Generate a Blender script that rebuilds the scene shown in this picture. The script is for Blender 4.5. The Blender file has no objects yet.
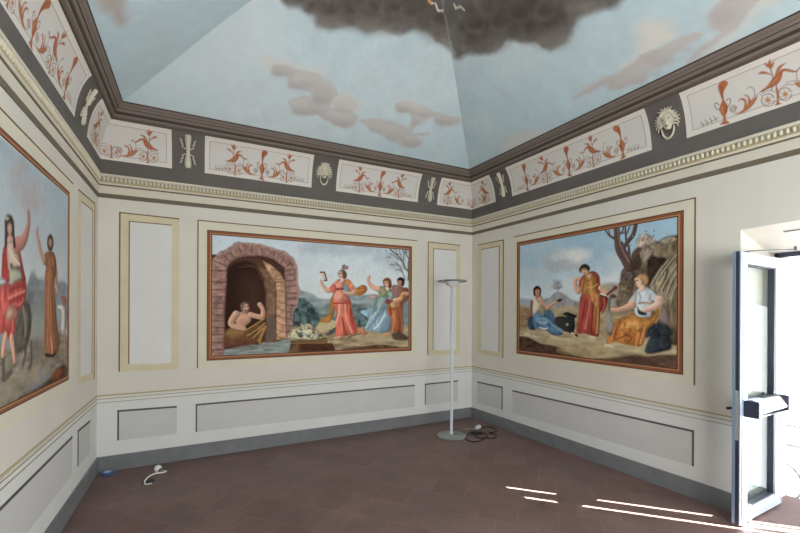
import bpy, bmesh, math, random
import numpy as np
from mathutils import Vector
random.seed(7); RNG = np.random.default_rng(11)
SC = bpy.context.scene; COL = SC.collection
PI = math.pi

# ------------------------------------------------------------------ room and camera fitted to image lines (metres)
EYE = 1.5
FPX, YAW, ROLL, HORY = 383.06, .4897, .0044, 316.94          # fitted to image lines: focal length, heading, tilt, horizon
XL, XR, YB, YF = -.8307, 3.6729, 4.586, -1.45                # left, right, back, front wall
FW = np.array([math.sin(YAW), math.cos(YAW), 0.]); RI = np.array([math.cos(YAW), -math.sin(YAW), 0.]); UPV = np.array([0, 0, 1.])
RR = RI*math.cos(ROLL)+UPV*math.sin(ROLL); UU = UPV*math.cos(ROLL)-RI*math.sin(ROLL)
def ray(x, y): return FW+RR*(x-400)/FPX+UU*(HORY-y)/FPX
def fit_warp(X, Y):                                               # heights bent by position so that lines match the image
    return 1+.0402*np.clip((X-XL)/(XR-XL), 0, 1)*np.clip((Y-1)/(YB-1), 0, 1)-.014*np.clip(1-(X-XL)/.8, 0, 1)*np.clip((4.0-Y)/1.6, 0, 1)
def floor_pt(x, y):
    d = ray(x, y); t = -EYE/d[2]; return (d[0]*t, d[1]*t)

# ------------------------------------------------------------------ colours and materials
AL = 1.25
def c(r, g=None, b=None):
    if g is None: g = b = r
    v = np.array([r, g, b])/255.
    v = np.where(v <= .04045, v/12.92, ((v+.055)/1.055)**2.4)*AL
    return np.clip(v, 0, .9)
MATS = {}
def mat(name, col, rough=.6, metal=0, noise=0, nscale=6, bump=0, bscale=40, spec=.3, **kw):
    if name in MATS: return MATS[name]
    m = bpy.data.materials.new(name); m.use_nodes = True; nt = m.node_tree; b = nt.nodes['Principled BSDF']
    b.inputs['Base Color'].default_value = (*col, 1); b.inputs['Roughness'].default_value = rough
    b.inputs['Metallic'].default_value = metal; b.inputs['Specular IOR Level'].default_value = spec
    tc = nt.nodes.new('ShaderNodeTexCoord')
    if noise:
        n = nt.nodes.new('ShaderNodeTexNoise'); n.inputs['Scale'].default_value = nscale; n.inputs['Detail'].default_value = 6
        mr = nt.nodes.new('ShaderNodeMapRange'); mr.inputs['From Min'].default_value = .3; mr.inputs['From Max'].default_value = .7
        mr.inputs['To Min'].default_value = 1-noise; mr.inputs['To Max'].default_value = 1+noise
        mx = nt.nodes.new('ShaderNodeMix'); mx.data_type = 'RGBA'; mx.blend_type = 'MULTIPLY'; mx.inputs['Factor'].default_value = 1
        mx.inputs[6].default_value = (*col, 1)
        nt.links.new(tc.outputs['Object'], n.inputs['Vector']); nt.links.new(n.outputs['Fac'], mr.inputs['Value'])
        nt.links.new(mr.outputs['Result'], mx.inputs[7]); nt.links.new(mx.outputs[2], b.inputs['Base Color'])
    if bump:
        n2 = nt.nodes.new('ShaderNodeTexNoise'); n2.inputs['Scale'].default_value = bscale; n2.inputs['Detail'].default_value = 5
        bp = nt.nodes.new('ShaderNodeBump'); bp.inputs['Strength'].default_value = bump; bp.inputs['Distance'].default_value = .004
        nt.links.new(tc.outputs['Object'], n2.inputs['Vector']); nt.links.new(n2.outputs['Fac'], bp.inputs['Height']); nt.links.new(bp.outputs['Normal'], b.inputs['Normal'])
    MATS[name] = m; return m
def vcol_mat(name, rough=.75, spec=.15):
    if name in MATS: return MATS[name]
    m = bpy.data.materials.new(name); m.use_nodes = True; nt = m.node_tree; b = nt.nodes['Principled BSDF']
    a = nt.nodes.new('ShaderNodeAttribute'); a.attribute_name = 'paint'
    nt.links.new(a.outputs['Color'], b.inputs['Base Color']); b.inputs['Roughness'].default_value = rough; b.inputs['Specular IOR Level'].default_value = spec
    MATS[name] = m; return m
def glass_mat(name, tint=(.93, .97, .97), gloss=.12):
    if name in MATS: return MATS[name]
    m = bpy.data.materials.new(name); m.use_nodes = True; nt = m.node_tree; nt.nodes.remove(nt.nodes['Principled BSDF'])
    t = nt.nodes.new('ShaderNodeBsdfTransparent'); t.inputs['Color'].default_value = (*tint, 1)
    g = nt.nodes.new('ShaderNodeBsdfGlossy'); g.inputs['Roughness'].default_value = .02
    mx = nt.nodes.new('ShaderNodeMixShader')
    mx.inputs['Fac'].default_value = gloss*.6
    nt.links.new(t.outputs[0], mx.inputs[1]); nt.links.new(g.outputs[0], mx.inputs[2])
    nt.links.new(mx.outputs[0], nt.nodes['Material Output'].inputs['Surface']); MATS[name] = m; return m

def wall_mat():
    m = mat('wall_plaster', c(203, 198, 189), .85, noise=.03, nscale=2.2, bump=.15, bscale=25, spec=.15)
    nt = m.node_tree; mx = [n for n in nt.nodes if n.type == 'MIX'][0]
    ge = nt.nodes.new('ShaderNodeNewGeometry'); sx = nt.nodes.new('ShaderNodeSeparateXYZ'); gt = nt.nodes.new('ShaderNodeMath'); gt.operation = 'GREATER_THAN'; gt.inputs[1].default_value = .735
    m2 = nt.nodes.new('ShaderNodeMix'); m2.data_type = 'RGBA'; m2.inputs[6].default_value = (*c(206, 207, 205), 1); m2.inputs[7].default_value = (*c(202, 198, 189), 1)
    nt.links.new(ge.outputs['Position'], sx.inputs[0]); nt.links.new(sx.outputs['Z'], gt.inputs[0]); nt.links.new(gt.outputs[0], m2.inputs['Factor']); nt.links.new(m2.outputs[2], mx.inputs[6])
    return m
M_WALL = wall_mat()
def floor_mat():
    m = bpy.data.materials.new('terracotta_tiles'); m.use_nodes = True; nt = m.node_tree; b = nt.nodes['Principled BSDF']
    tc = nt.nodes.new('ShaderNodeTexCoord'); mp = nt.nodes.new('ShaderNodeMapping'); mp.inputs['Rotation'].default_value = (0, 0, math.radians(48))
    br = nt.nodes.new('ShaderNodeTexBrick'); br.inputs['Color1'].default_value = (*c(104, 81, 76), 1); br.inputs['Color2'].default_value = (*c(112, 91, 87), 1)
    br.inputs['Mortar'].default_value = (*c(124, 108, 103), 1); br.inputs['Scale'].default_value = 1; br.inputs['Mortar Size'].default_value = .0022; br.inputs['Mortar Smooth'].default_value = .3
    br.inputs['Brick Width'].default_value = .29; br.inputs['Row Height'].default_value = .29; br.offset = .5; br.inputs['Bias'].default_value = -.1
    n = nt.nodes.new('ShaderNodeTexNoise'); n.inputs['Scale'].default_value = 2.6; n.inputs['Detail'].default_value = 8; n.inputs['Roughness'].default_value = .65
    mr = nt.nodes.new('ShaderNodeMapRange'); mr.inputs['From Min'].default_value = .3; mr.inputs['From Max'].default_value = .7; mr.inputs['To Min'].default_value = .74; mr.inputs['To Max'].default_value = 1.22
    mx = nt.nodes.new('ShaderNodeMix'); mx.data_type = 'RGBA'; mx.blend_type = 'MULTIPLY'; mx.inputs['Factor'].default_value = 1
    nt.links.new(tc.outputs['Object'], mp.inputs[0]); nt.links.new(mp.outputs[0], br.inputs['Vector']); nt.links.new(tc.outputs['Object'], n.inputs['Vector'])
    nt.links.new(n.outputs['Fac'], mr.inputs['Value']); nt.links.new(br.outputs['Color'], mx.inputs[6]); nt.links.new(mr.outputs['Result'], mx.inputs[7]); nt.links.new(mx.outputs[2], b.inputs['Base Color'])
    r2 = nt.nodes.new('ShaderNodeMapRange'); r2.inputs['To Min'].default_value = .38; r2.inputs['To Max'].default_value = .62
    nt.links.new(n.outputs['Fac'], r2.inputs['Value']); nt.links.new(r2.outputs['Result'], b.inputs['Roughness']); b.inputs['Specular IOR Level'].default_value = .4
    bp = nt.nodes.new('ShaderNodeBump'); bp.inputs['Strength'].default_value = .25; bp.inputs['Distance'].default_value = .003; nt.links.new(br.outputs['Fac'], bp.inputs['Height']); bp.invert = True
    nt.links.new(bp.outputs['Normal'], b.inputs['Normal'])
    return m
M_BASE = mat('grey_baseboard_paint', c(112, 114, 117), .6, noise=.08, nscale=9)
M_CREAM = mat('cream_paint', c(199, 193, 178), .8, noise=.03)
M_YEL = mat('straw_yellow_paint', c(197, 188, 160), .8, noise=.04)
M_FIELD = mat('white_panel_paint', c(205, 204, 202), .8, noise=.02)
M_DADO = mat('dado_grey_paint', c(190, 190, 188), .8, noise=.02)
M_LINE = mat('umber_line_paint', c(116, 92, 58), .8)
M_DLINE = mat('charcoal_line_paint', c(84, 82, 80), .8)
M_GOLD = mat('gilt_line_paint', c(172, 158, 124), .7)
M_OLIVE = mat('olive_line_paint', c(104, 96, 82), .8)
M_EGG = mat('egg_moulding_cream', c(196, 190, 170), .7)
M_EGGB = mat('egg_moulding_backing_paint', c(160, 152, 130), .8)  # darker olive-grey backing behind the light eggs
M_FRZ = mat('frieze_grey_paint', c(97, 92, 89), .8, noise=.07, nscale=4)
M_M1 = mat('moulding_taupe', c(116, 106, 99), .7, noise=.05); M_M2 = mat('moulding_umber', c(66, 58, 53), .7); M_M3 = mat('moulding_brown', c(92, 80, 72), .7)
M_R1 = mat('frame_sienna', c(132, 80, 52), .7, noise=.08, nscale=12); M_R2 = mat('frame_dark_umber', c(84, 54, 38), .7); M_R3 = mat('frame_ochre', c(170, 124, 88), .7)
M_STUC = mat('ornament_cream', c(196, 190, 172), .8); M_STUCD = mat('ornament_dark', c(70, 64, 58), .8)
M_ALU = mat('door_pale_aluminium', c(176, 189, 210), .35, spec=.5); M_NAVY = mat('door_navy_gasket', c(44, 50, 66), .4, spec=.5); M_EDGE = mat('door_blue_grey_edge', c(126, 142, 164), .35, metal=.2)
M_SIL = mat('door_lock_silver', c(180, 184, 188), .3, metal=.6); M_WHITE = mat('white_plastic', c(225, 226, 226), .4); M_BLACK = mat('black_rubber', c(22, 22, 24), .5)
M_POLE = mat('lamp_grey_enamel', c(188, 194, 200), .35, spec=.5); M_LBASE = mat('lamp_base_grey_green', c(128, 138, 132), .4, spec=.5); M_DARK = mat('lamp_dark_metal', c(104, 104, 104), .4)
M_BLUE = mat('blue_plastic', c(60, 100, 150), .4); M_TERR = mat('terrace_stone', (.5, .5, .49), .8, noise=.05); M_IRON = mat('railing_grey_iron', c(120, 126, 134), .5)
M_FROST = mat('lamp_frosted_white', c(205, 206, 204), .4)

# ------------------------------------------------------------------ object helpers
def link(o, parent=None):
    COL.objects.link(o)
    if parent: o.parent = parent
    return o
def thing(name, label, cat, loc=(0, 0, 0), group=None):
    o = bpy.data.objects.new(name, None); COL.objects.link(o); o.location = loc; o.empty_display_size = .1
    o['label'] = label; o['category'] = cat
    if group: o['group'] = group
    return o
def finish(name, bm, mats, parent=None, smooth=False, kind=None, label=None):
    me = bpy.data.meshes.new(name); bm.to_mesh(me); bm.free()
    for m in (mats if isinstance(mats, (list, tuple)) else [mats]): me.materials.append(m)
    if smooth:
        for p in me.polygons: p.use_smooth = True
    o = bpy.data.objects.new(name, me); COL.objects.link(o)
    if parent:
        o.parent = parent
        if parent.type == 'EMPTY':                       # keep mesh in world place, parent at its base
            L = parent.location; o.location = (-L[0], -L[1], -L[2])
    if kind: o['kind'] = kind
    if label: o['label'] = label
    return o
def box(bm, x0, x1, y0, y1, z0, z1, mi=0):
    v = [bm.verts.new(p) for p in [(x0, y0, z0), (x1, y0, z0), (x1, y1, z0), (x0, y1, z0), (x0, y0, z1), (x1, y0, z1), (x1, y1, z1), (x0, y1, z1)]]
    for f in [(3, 2, 1, 0), (4, 5, 6, 7), (0, 1, 5, 4), (1, 2, 6, 5), (2, 3, 7, 6), (3, 0, 4, 7)]:
        fa = bm.faces.new([v[i] for i in f]); fa.material_index = mi
def bbox(bm, x0, x1, y0, y1, z0, z1, r=.004, mi=0):       # bevelled box
    b2 = bmesh.new(); box(b2, x0, x1, y0, y1, z0, z1, mi); bmesh.ops.bevel(b2, geom=list(b2.edges), offset=r, segments=2, affect='EDGES', profile=.5)
    for f in b2.faces: f.material_index = mi
    merge(bm, b2)
def merge(bm, b2):
    vm = {v: bm.verts.new(v.co) for v in b2.verts}
    for f in b2.faces:
        g = bm.faces.new([vm[v] for v in f.verts]); g.material_index = f.material_index; g.smooth = f.smooth
    b2.free()
def tube(bm, pts, r, n=10, mi=0, cap=True):
    pts = [Vector(p) for p in pts]; rs = r if isinstance(r, (list, tuple)) else [r]*len(pts); rings = []; up = None
    for i, p in enumerate(pts):
        t = (pts[min(i+1, len(pts)-1)]-pts[max(i-1, 0)]).normalized()
        if up is None: up = Vector((0, 0, 1)) if abs(t.z) < .9 else Vector((1, 0, 0))
        a = (up-t*up.dot(t)).normalized(); b = t.cross(a); up = a
        rings.append([bm.verts.new(p+(a*math.cos(2*PI*k/n)+b*math.sin(2*PI*k/n))*rs[i]) for k in range(n)])
    for i in range(len(rings)-1):
        for k in range(n):
            f = bm.faces.new([rings[i][k], rings[i][(k+1) % n], rings[i+1][(k+1) % n], rings[i+1][k]]); f.material_index = mi; f.smooth = True
    if cap:
        f = bm.faces.new(rings[0][::-1]); f.material_index = mi; f = bm.faces.new(rings[-1]); f.material_index = mi
def lathe(bm, prof, cx, cy, n=32, mi=0, close=False):
    rings = [[bm.verts.new((cx+r*math.cos(2*PI*k/n), cy+r*math.sin(2*PI*k/n), z)) for k in range(n)] for r, z in prof]
    m = len(rings)
    for i in range(m if close else m-1):
        for k in range(n):
            f = bm.faces.new([rings[i][k], rings[i][(k+1) % n], rings[(i+1) % m][(k+1) % n], rings[(i+1) % m][k]]); f.material_index = mi; f.smooth = True
def spline(pts, n=6, closed=False):
    P = np.array(pts, float); N = len(P); out = []
    for i in range(N if closed else N-1):
        if closed: p0, p1, p2, p3 = P[(i-1) % N], P[i], P[(i+1) % N], P[(i+2) % N]
        else: p0, p1, p2, p3 = P[max(i-1, 0)], P[i], P[i+1], P[min(i+2, N-1)]
        for k in range(n):
            t = k/n; out.append(.5*((2*p1)+(p2-p0)*t+(2*p0-5*p1+4*p2-p3)*t*t+(3*p1-p0-3*p2+p3)*t**3))
    if not closed: out.append(P[-1])
    return np.array(out)

# ------------------------------------------------------------------ wall, frieze and vault surfaces:  (s along the wall, v up the profile) -> metres
class Surf:
    def __init__(self, wall, prof):
        self.w = wall; P = np.array(prof, float); self.P = P
        self.V = np.concatenate([[0], np.cumsum(np.hypot(*np.diff(P, axis=0).T))])
        if P[0, 0] == 0 and P[-1, 0] == 0: self.V = P[:, 1].copy()      # plain wall: v is the height
    def d(self, v):
        q = np.interp(v, self.V, self.P[:, 0])
        return q-.057*np.minimum(1, q/.285) if self.w == 'L' else q
    def h(self, v): return np.interp(v, self.V, self.P[:, 1])
    def vat(self, h): return float(np.interp(h, self.P[:, 1], self.V))
    def pos(self, s, v, off=0.):
        s, v = np.broadcast_arrays(np.asarray(s, float), np.asarray(v, float)); d = self.d(v); h = self.h(v)
        e = 1e-3; dd = (self.d(v+e)-self.d(v-e)); hh = self.h(v+e)-self.h(v-e); ln = np.hypot(dd, hh)+1e-12
        d = d+off*hh/ln; h = h-off*dd/ln
        X, Y = {'B': (s, YB-d), 'L': (XL+d, s), 'R': (XR-d, s), 'F': (s, YF+d)}[self.w]
        return np.stack([X, Y, h*fit_warp(X, Y)], -1)
    def inv(self, x, y):                                               # image pixel -> (s, v)
        D = ray(x, y); v = np.linspace(self.V[0], self.V[-1], 600); d = self.d(v)
        t = {'B': lambda: (YB-d)/D[1], 'L': lambda: (XL+d)/D[0], 'R': lambda: (XR-d)/D[0]}[self.w]()
        X, Y, Z = D[0]*t, D[1]*t, EYE+D[2]*t; g = Z/fit_warp(X, Y)-self.h(v)
        i = np.where(g[:-1]*g[1:] <= 0)[0]
        if len(i) == 0: i = [int(np.argmin(abs(g)))]; i[0] = min(i[0], len(v)-2)
        i = i[0]; k = g[i]/(g[i]-g[i+1]) if g[i] != g[i+1] else 0; k = float(np.clip(k, -20, 20))
        vv = v[i]+k*(v[i+1]-v[i]); tt = t[i]+k*(t[i+1]-t[i]); P = D*tt
        return np.array([P[0] if self.w in 'BF' else P[1], vv])
FLAT = {w: Surf(w, [(0, 0), (0, 3.4)]) for w in 'BLRF'}
FRZP = [(.022, 2.85), (.024, 2.93), (.028, 3.0), (.036, 3.06), (.05, 3.13), (.072, 3.2), (.1, 3.26), (.132, 3.31), (.165, 3.345)]
FRZP = [tuple(p) for p in spline(FRZP, 5)]
FRZ = {w: Surf(w, FRZP) for w in 'BLRF'}
VP = [(.285, 3.46), (.5, 3.58), (.85, 3.79), (1.15, 3.965), (1.5, 4.14), (1.9, 4.28), (2.25, 4.33)]
VP = [tuple(p) for p in spline(VP, 8)]
VLT = {w: Surf(w, VP) for w in 'BLRF'}
def srange(w, d, dL):                                                 # mitred ends of a strip at offset d
    return {'B': (XL+dL, XR-d), 'F': (XL+dL, XR-d), 'L': (YF+d, YB-d), 'R': (YF+d, YB-d)}[w]

# ------------------------------------------------------------------ fresco painter: colours per vertex of a fine grid
def vnoise(S, V, scale, oct=4, seed=0):
    r = np.random.default_rng(abs(int(seed))+1); out = 0; amp = 1; tot = 0
    for o in range(oct):
        G = r.random((64, 64)); x = S/scale*(2**o)+37.3*o; y = V/scale*(2**o)+11.7*o
        xi = np.floor(x).astype(int); yi = np.floor(y).astype(int); fx = x-xi; fy = y-yi; fx = fx*fx*(3-2*fx); fy = fy*fy*(3-2*fy)
        a = G[xi % 64, yi % 64]; b = G[(xi+1) % 64, yi % 64]; cc = G[xi % 64, (yi+1) % 64]; d = G[(xi+1) % 64, (yi+1) % 64]
        out = out+amp*((a*(1-fx)+b*fx)*(1-fy)+(cc*(1-fx)+d*fx)*fy); tot += amp; amp *= .55
    return out/tot
class Canvas:
    def __init__(self, surf, S, V, base):
        self.form = 0; self.f = surf; self.S = S; self.V = V; self.C = np.empty(S.shape+(3,)); self.C[:] = base; self.m = None
    def T(self, pts): return np.array([self.f.inv(x, y) for x, y in pts])
    def crop(self, x0, y0, sc): return lambda *p: self.T([(x0+a/sc, y0+b/sc) for a, b in p])
    def _mix(self, sl, al, col):
        if callable(col): col = col(self.S[sl], self.V[sl])
        self.C[sl] = self.C[sl]*(1-al[..., None])+np.asarray(col)*al[..., None]
    def _box(self, P, pad):
        a = (self.S > P[:, 0].min()-pad) & (self.S < P[:, 0].max()+pad) & (self.V > P[:, 1].min()-pad) & (self.V < P[:, 1].max()+pad)
        r = np.where(a.any(1))[0]; q = np.where(a.any(0))[0]
        if len(r) == 0: return None
        return (slice(r[0], r[-1]+1), slice(q[0], q[-1]+1))
    def poly(self, P, col, f=.006, a=1., sm=True, wob=0, ws=.08, seed=1):
        P = np.asarray(P)
        if sm: P = spline(P, 4, True)
        sl = self._box(P, f*2+wob)
        if sl is None: return
        S = self.S[sl]; V = self.V[sl]
        if wob:
            S = S+(vnoise(S, V, ws, 3, seed)-.5)*2*wob; V = V+(vnoise(S, V, ws, 3, seed+9)-.5)*2*wob
        ins = np.zeros(S.shape, bool); D = np.full(S.shape, 1e9)
        for i in range(len(P)):
            x0, y0 = P[i]; x1, y1 = P[(i+1) % len(P)]
            if y0 != y1:
                k = ((y0 > V) != (y1 > V)) & (S < (x1-x0)*(V-y0)/(y1-y0)+x0); ins ^= k
            dx, dy = x1-x0, y1-y0; L = dx*dx+dy*dy+1e-12; t = np.clip(((S-x0)*dx+(V-y0)*dy)/L, 0, 1); D = np.minimum(D, (S-x0-t*dx)**2+(V-y0-t*dy)**2)
        sd = np.sqrt(D)*np.where(ins, 1, -1); al = np.clip(sd/f*.5+.5, 0, 1)*a
        if self.form: col = self._round(col, S, V, sd, P)
        self._mix(sl, al, col)
    def _round(self, col, S, V, sd, P):                               # painted modelling of a form: lit from the left
        if callable(col): col = col(S, V)
        w = np.ptp(P[:, 0])+1e-6; R = max(.012, .22*min(w, np.ptp(P[:, 1]))); e = 1-np.clip(sd/R, 0, 1); u = np.clip((S-P[:, 0].mean())/w*2*self.sgn, -1, 1)
        k = 1-self.form*(e*(.55+.45*u)+.22*(u+.15)); return np.asarray(col)*np.clip(k, .3, 1.25)[..., None]
    sgn = 1
    def stroke(self, P, w, col, a=1., f=.004, sm=True):
        P = np.asarray(P); W = np.full(len(P), w, float) if np.isscalar(w) else np.asarray(w, float)
        if sm and len(P) > 2: W = np.interp(np.linspace(0, len(P)-1, (len(P)-1)*5+1), np.arange(len(P)), W); P = spline(P, 5)
        sl = self._box(P, W.max()+f*2)
        if sl is None: return
        S = self.S[sl]; V = self.V[sl]; D = np.full(S.shape, -1e9); U = np.zeros(S.shape)
        for i in range(len(P)-1):
            x0, y0 = P[i]; dx, dy = P[i+1]-P[i]; L = dx*dx+dy*dy+1e-12; t = np.clip(((S-x0)*dx+(V-y0)*dy)/L, 0, 1)
            ww = (W[i]*(1-t)+W[i+1]*t)/2; q = ww-np.sqrt((S-x0-t*dx)**2+(V-y0-t*dy)**2); U = np.where(q > D, np.clip(((S-x0-t*dx)*self.sgn-(V-y0-t*dy)*.6)/(ww+1e-6), -1, 1), U); D = np.maximum(D, q)
        if self.form and W.max() > .03: col = np.asarray(col)*np.clip(1-self.form*(.75*U+.1), .35, 1.2)[..., None]
        self._mix(sl, np.clip(D/f+.5, 0, 1)*a, col)
    def ell(self, cen, r, col, a=1., f=.006, n=14):                   # cen,r in crop space handled by caller (already points)
        self.poly(cen, col, f, a, sm=False)
    def age(self, k=.8, con=1.0):
        L = (self.C@np.array([.2126, .7152, .0722]))[..., None]; self.C[:] = np.clip(L+(self.C-L)*k, 0, 1)
        if con != 1: g = self.C**(1/2.2); self.C[:] = np.clip(.5+(g-.5)*con, 0, 1)**2.2
    def ink(self, k=.5):
        L = self.C.mean(-1)**.45; gy, gx = np.gradient(L); g = np.hypot(gx, gy); g = np.clip(g/.10, 0, 1); self.C *= (1-k*g)[..., None]
    def mottle(self, amp, scale, seed=3, tint=None):
        n = (vnoise(self.S, self.V, scale, 5, seed)-.5)*2*amp
        self.C *= (1+n)[..., None]
        if tint is not None:
            n2 = np.clip((vnoise(self.S, self.V, scale*1.7, 4, seed+5)-.5)*4, 0, 1)*tint[1]
            self.C[:] = self.C*(1-n2[..., None])+np.asarray(tint[0])*n2[..., None]
def grad(c0, c1, v0, v1, ax=1):
    def g(S, V):
        t = np.clip(((V if ax else S)-v0)/(v1-v0), 0, 1)[..., None]; return np.asarray(c0)*(1-t)+np.asarray(c1)*t
    return g
def tex(col, amp, sx, sy, seed=1):                                    # painted grain
    return lambda S, V: np.asarray(col)*np.clip(1+(vnoise(S*sy/sx, V, sy, 4, seed)-.5)*3.4*amp, .35, 1.8)[..., None]
def circ(x, y, rx, ry=None, n=16): 
    ry = ry or rx; return [(x+rx*math.cos(2*PI*i/n), y+ry*math.sin(2*PI*i/n)) for i in range(n)]
def grid_mesh(name, parts, m, parent=None, kind=None):
    """parts: list of (positions HxWx3, colours HxWx3)"""
    co, cl, fa, b = [], [], [], 0
    for P, C in parts:
        H, W = P.shape[:2]; co.append(P.reshape(-1, 3)); cl.append(C.reshape(-1, 3)); idx = np.arange(H*W).reshape(H, W)+b
        fa.append(np.stack([idx[:-1, :-1], idx[:-1, 1:], idx[1:, 1:], idx[1:, :-1]], -1).reshape(-1, 4)); b += H*W
    co = np.concatenate(co); cl = np.clip(np.concatenate(cl), 0, .95); fa = np.concatenate(fa)
    me = bpy.data.meshes.new(name); me.vertices.add(len(co)); me.vertices.foreach_set('co', co.astype(np.float32).ravel())
    me.loops.add(fa.size); me.loops.foreach_set('vertex_index', fa.astype(np.int32).ravel())
    me.polygons.add(len(fa)); me.polygons.foreach_set('loop_start', np.arange(0, fa.size, 4, dtype=np.int32)); me.polygons.foreach_set('loop_total', np.full(len(fa), 4, np.int32))
    me.polygons.foreach_set('use_smooth', np.ones(len(fa), bool)); me.update(calc_edges=True)
    at = me.color_attributes.new('paint', 'FLOAT_COLOR', 'POINT'); at.data.foreach_set('color', np.c_[cl, np.ones(len(cl))].astype(np.float32).ravel())
    me.materials.append(m); o = bpy.data.objects.new(name, me); COL.objects.link(o)
    if parent:
        o.parent = parent
        if parent.type == 'EMPTY': L = parent.location; o.location = (-L[0], -L[1], -L[2])
    if kind: o['kind'] = kind
    return o
M_PAINT = vcol_mat('fresco_paint')

# ------------------------------------------------------------------ room shell
def struct(name, bm, mats, **k): return finish(name, bm, mats, kind='structure', **k)
bm = bmesh.new(); box(bm, XL-.15, 4.45, YF-.15, YB+.15, -.1, 0); FLOOR = struct('floor', bm, floor_mat())
bm = bmesh.new(); box(bm, XL-.15, XL, YF-.15, YB+.15, 0, 3.5); WL = struct('wall_left', bm, M_WALL)
bm = bmesh.new(); box(bm, XL, XR, YB, YB+.15, 0, 3.6); WB = struct('wall_back', bm, M_WALL)
OY0, OY1, OXE = -.3, 1.36, 4.2                                         # door recess
bm = bmesh.new()
box(bm, XR, OXE, OY1, YB+.15, 0, 3.6); 
# unseen second window beside the camera, added for even light
VY0, VY1, VZ0, VZ1 = -1.25, -.5, .9, 2.4
for a, b, d_, e in ((YF-.15, VY0, 0, 3.6), (VY1, OY0, 0, 3.6), (VY0, VY1, 0, VZ0), (VY0, VY1, VZ1, 3.6)): box(bm, XR, OXE, a, b, d_, e)
box(bm, XR, OXE, OY0, OY1, 2.18, 3.6)
v = [bm.verts.new(p) for p in [(XR+.001, OY0, 2.18), (OXE, OY0, 2.18), (OXE, OY0, 2.03), (XR+.001, OY1, 2.18), (OXE, OY1, 2.18), (OXE, OY1, 2.03)]]
for f in [(0, 1, 2), (5, 4, 3), (0, 2, 5, 3), (2, 1, 4, 5), (1, 0, 3, 4)]: bm.faces.new([v[i] for i in f])
box(bm, OXE, 4.45, OY1-.03, YB+.15, -.6, 3.6); 
for a, b, d_, e in ((YF-.15, VY0, -.6, 3.6), (VY1, OY0+.03, -.6, 3.6), (VY0, VY1, -.6, VZ0), (VY0, VY1, VZ1, 3.6)): box(bm, OXE, 4.45, a, b, d_, e)
box(bm, OXE, 4.45, OY0+.03, OY1-.03, 2.05, 3.6)
WR = struct('wall_right', bm, M_WALL)
# front wall behind the camera, with an unseen window added to even the light
WX0, WX1, WZ0, WZ1 = .7, 2.7, .7, 2.5
bm = bmesh.new()
box(bm, XL, WX0, YF-.15, YF, 0, 3.5); box(bm, WX1, XR, YF-.15, YF, 0, 3.5); box(bm, WX0, WX1, YF-.15, YF, 0, WZ0); box(bm, WX0, WX1, YF-.15, YF, WZ1, 3.5)
WF = struct('wall_front', bm, M_WALL)
bm = bmesh.new()
for a in (WX0, (WX0+WX1)/2-.03, WX1-.06): box(bm, a, a+.06, YF-.1, YF-.04, WZ0, WZ1)
for a in (WZ0, WZ1-.06): box(bm, WX0+.06, WX1-.06, YF-.1, YF-.04, a, a+.06)
struct('added_window_1', bm, M_WHITE)
bm = bmesh.new()
for a in (VY0, VY1-.06): box(bm, OXE-.06, OXE, a, a+.06, VZ0, VZ1)
for a in (VZ0, VZ1-.06): box(bm, OXE-.06, OXE, VY0+.06, VY1-.06, a, a+.06)
struct('added_window_2', bm, M_WHITE)  # frame of the side window put in for even light

def strip_mesh(bm, walls, prof, mis, step=.35):
    """sweep a stepped (d,h) profile round the walls with mitred corners; mis: material per profile segment"""
    for w in walls:
        rows = []
        for d, h in prof:
            dL = d-.057*min(1, max(0, d)/.285); a, b = srange(w, d, dL); dd = dL if w == 'L' else d
            n = 14; s = np.linspace(a, b, n)
            X, Y = {'B': (s, np.full(n, YB-dd)), 'F': (s, np.full(n, YF+dd)), 'L': (np.full(n, XL+dd), s), 'R': (np.full(n, XR-dd), s)}[w]
            rows.append([bm.verts.new(p) for p in np.stack([X, Y, h*fit_warp(X, Y)], -1)])
        for i in range(len(rows)-1):
            for k in range(len(rows[i])-1):
                q = [rows[i][k], rows[i][k+1], rows[i+1][k+1], rows[i+1][k]]
                if w in 'RF': q = q[::-1] if w == 'F' else q
                f = bm.faces.new(q); f.material_index = mis[i]
# frieze cove, moulding, cornice
bm = bmesh.new(); pr = [(.0, 2.845)]+FRZP; strip_mesh(bm, 'LBRF', pr, [0]*(len(pr)-1)); struct('trim_1', bm, M_FRZ, smooth=True)
bm = bmesh.new()
pr = [(.155, 3.34), (.172, 3.338), (.178, 3.352), (.196, 3.356), (.202, 3.372), (.214, 3.376), (.22, 3.39), (.226, 3.395), (.236, 3.412), (.246, 3.414), (.252, 3.43), (.272, 3.436), (.284, 3.452), (.292, 3.458), (.285, 3.47)]
strip_mesh(bm, 'LBRF', pr, [2, 2, 0, 0, 1, 1, 0, 0, 1, 0, 0, 0, 1, 1]); struct('trim_2', bm, [M_M1, M_M2, M_M3])
bm = bmesh.new()
pr = [(.0, 2.632), (.007, 2.633), (.009, 2.672), (.012, 2.676), (.012, 2.745), (.016, 2.746), (.02, 2.757), (.026, 2.76), (.03, 2.772), (.034, 2.774), (.034, 2.783), (.026, 2.785), (.03, 2.83), (.04, 2.833), (.044, 2.846), (.04, 2.853), (.015, 2.853)]
strip_mesh(bm, 'LBRF', pr, [3, 3, 0, 0, 3, 3, 0, 0, 2, 2, 0, 1, 0, 0, 0, 2]); CORN = struct('trim_3', bm, [M_CREAM, M_EGGB, M_GOLD, M_OLIVE])
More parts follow.
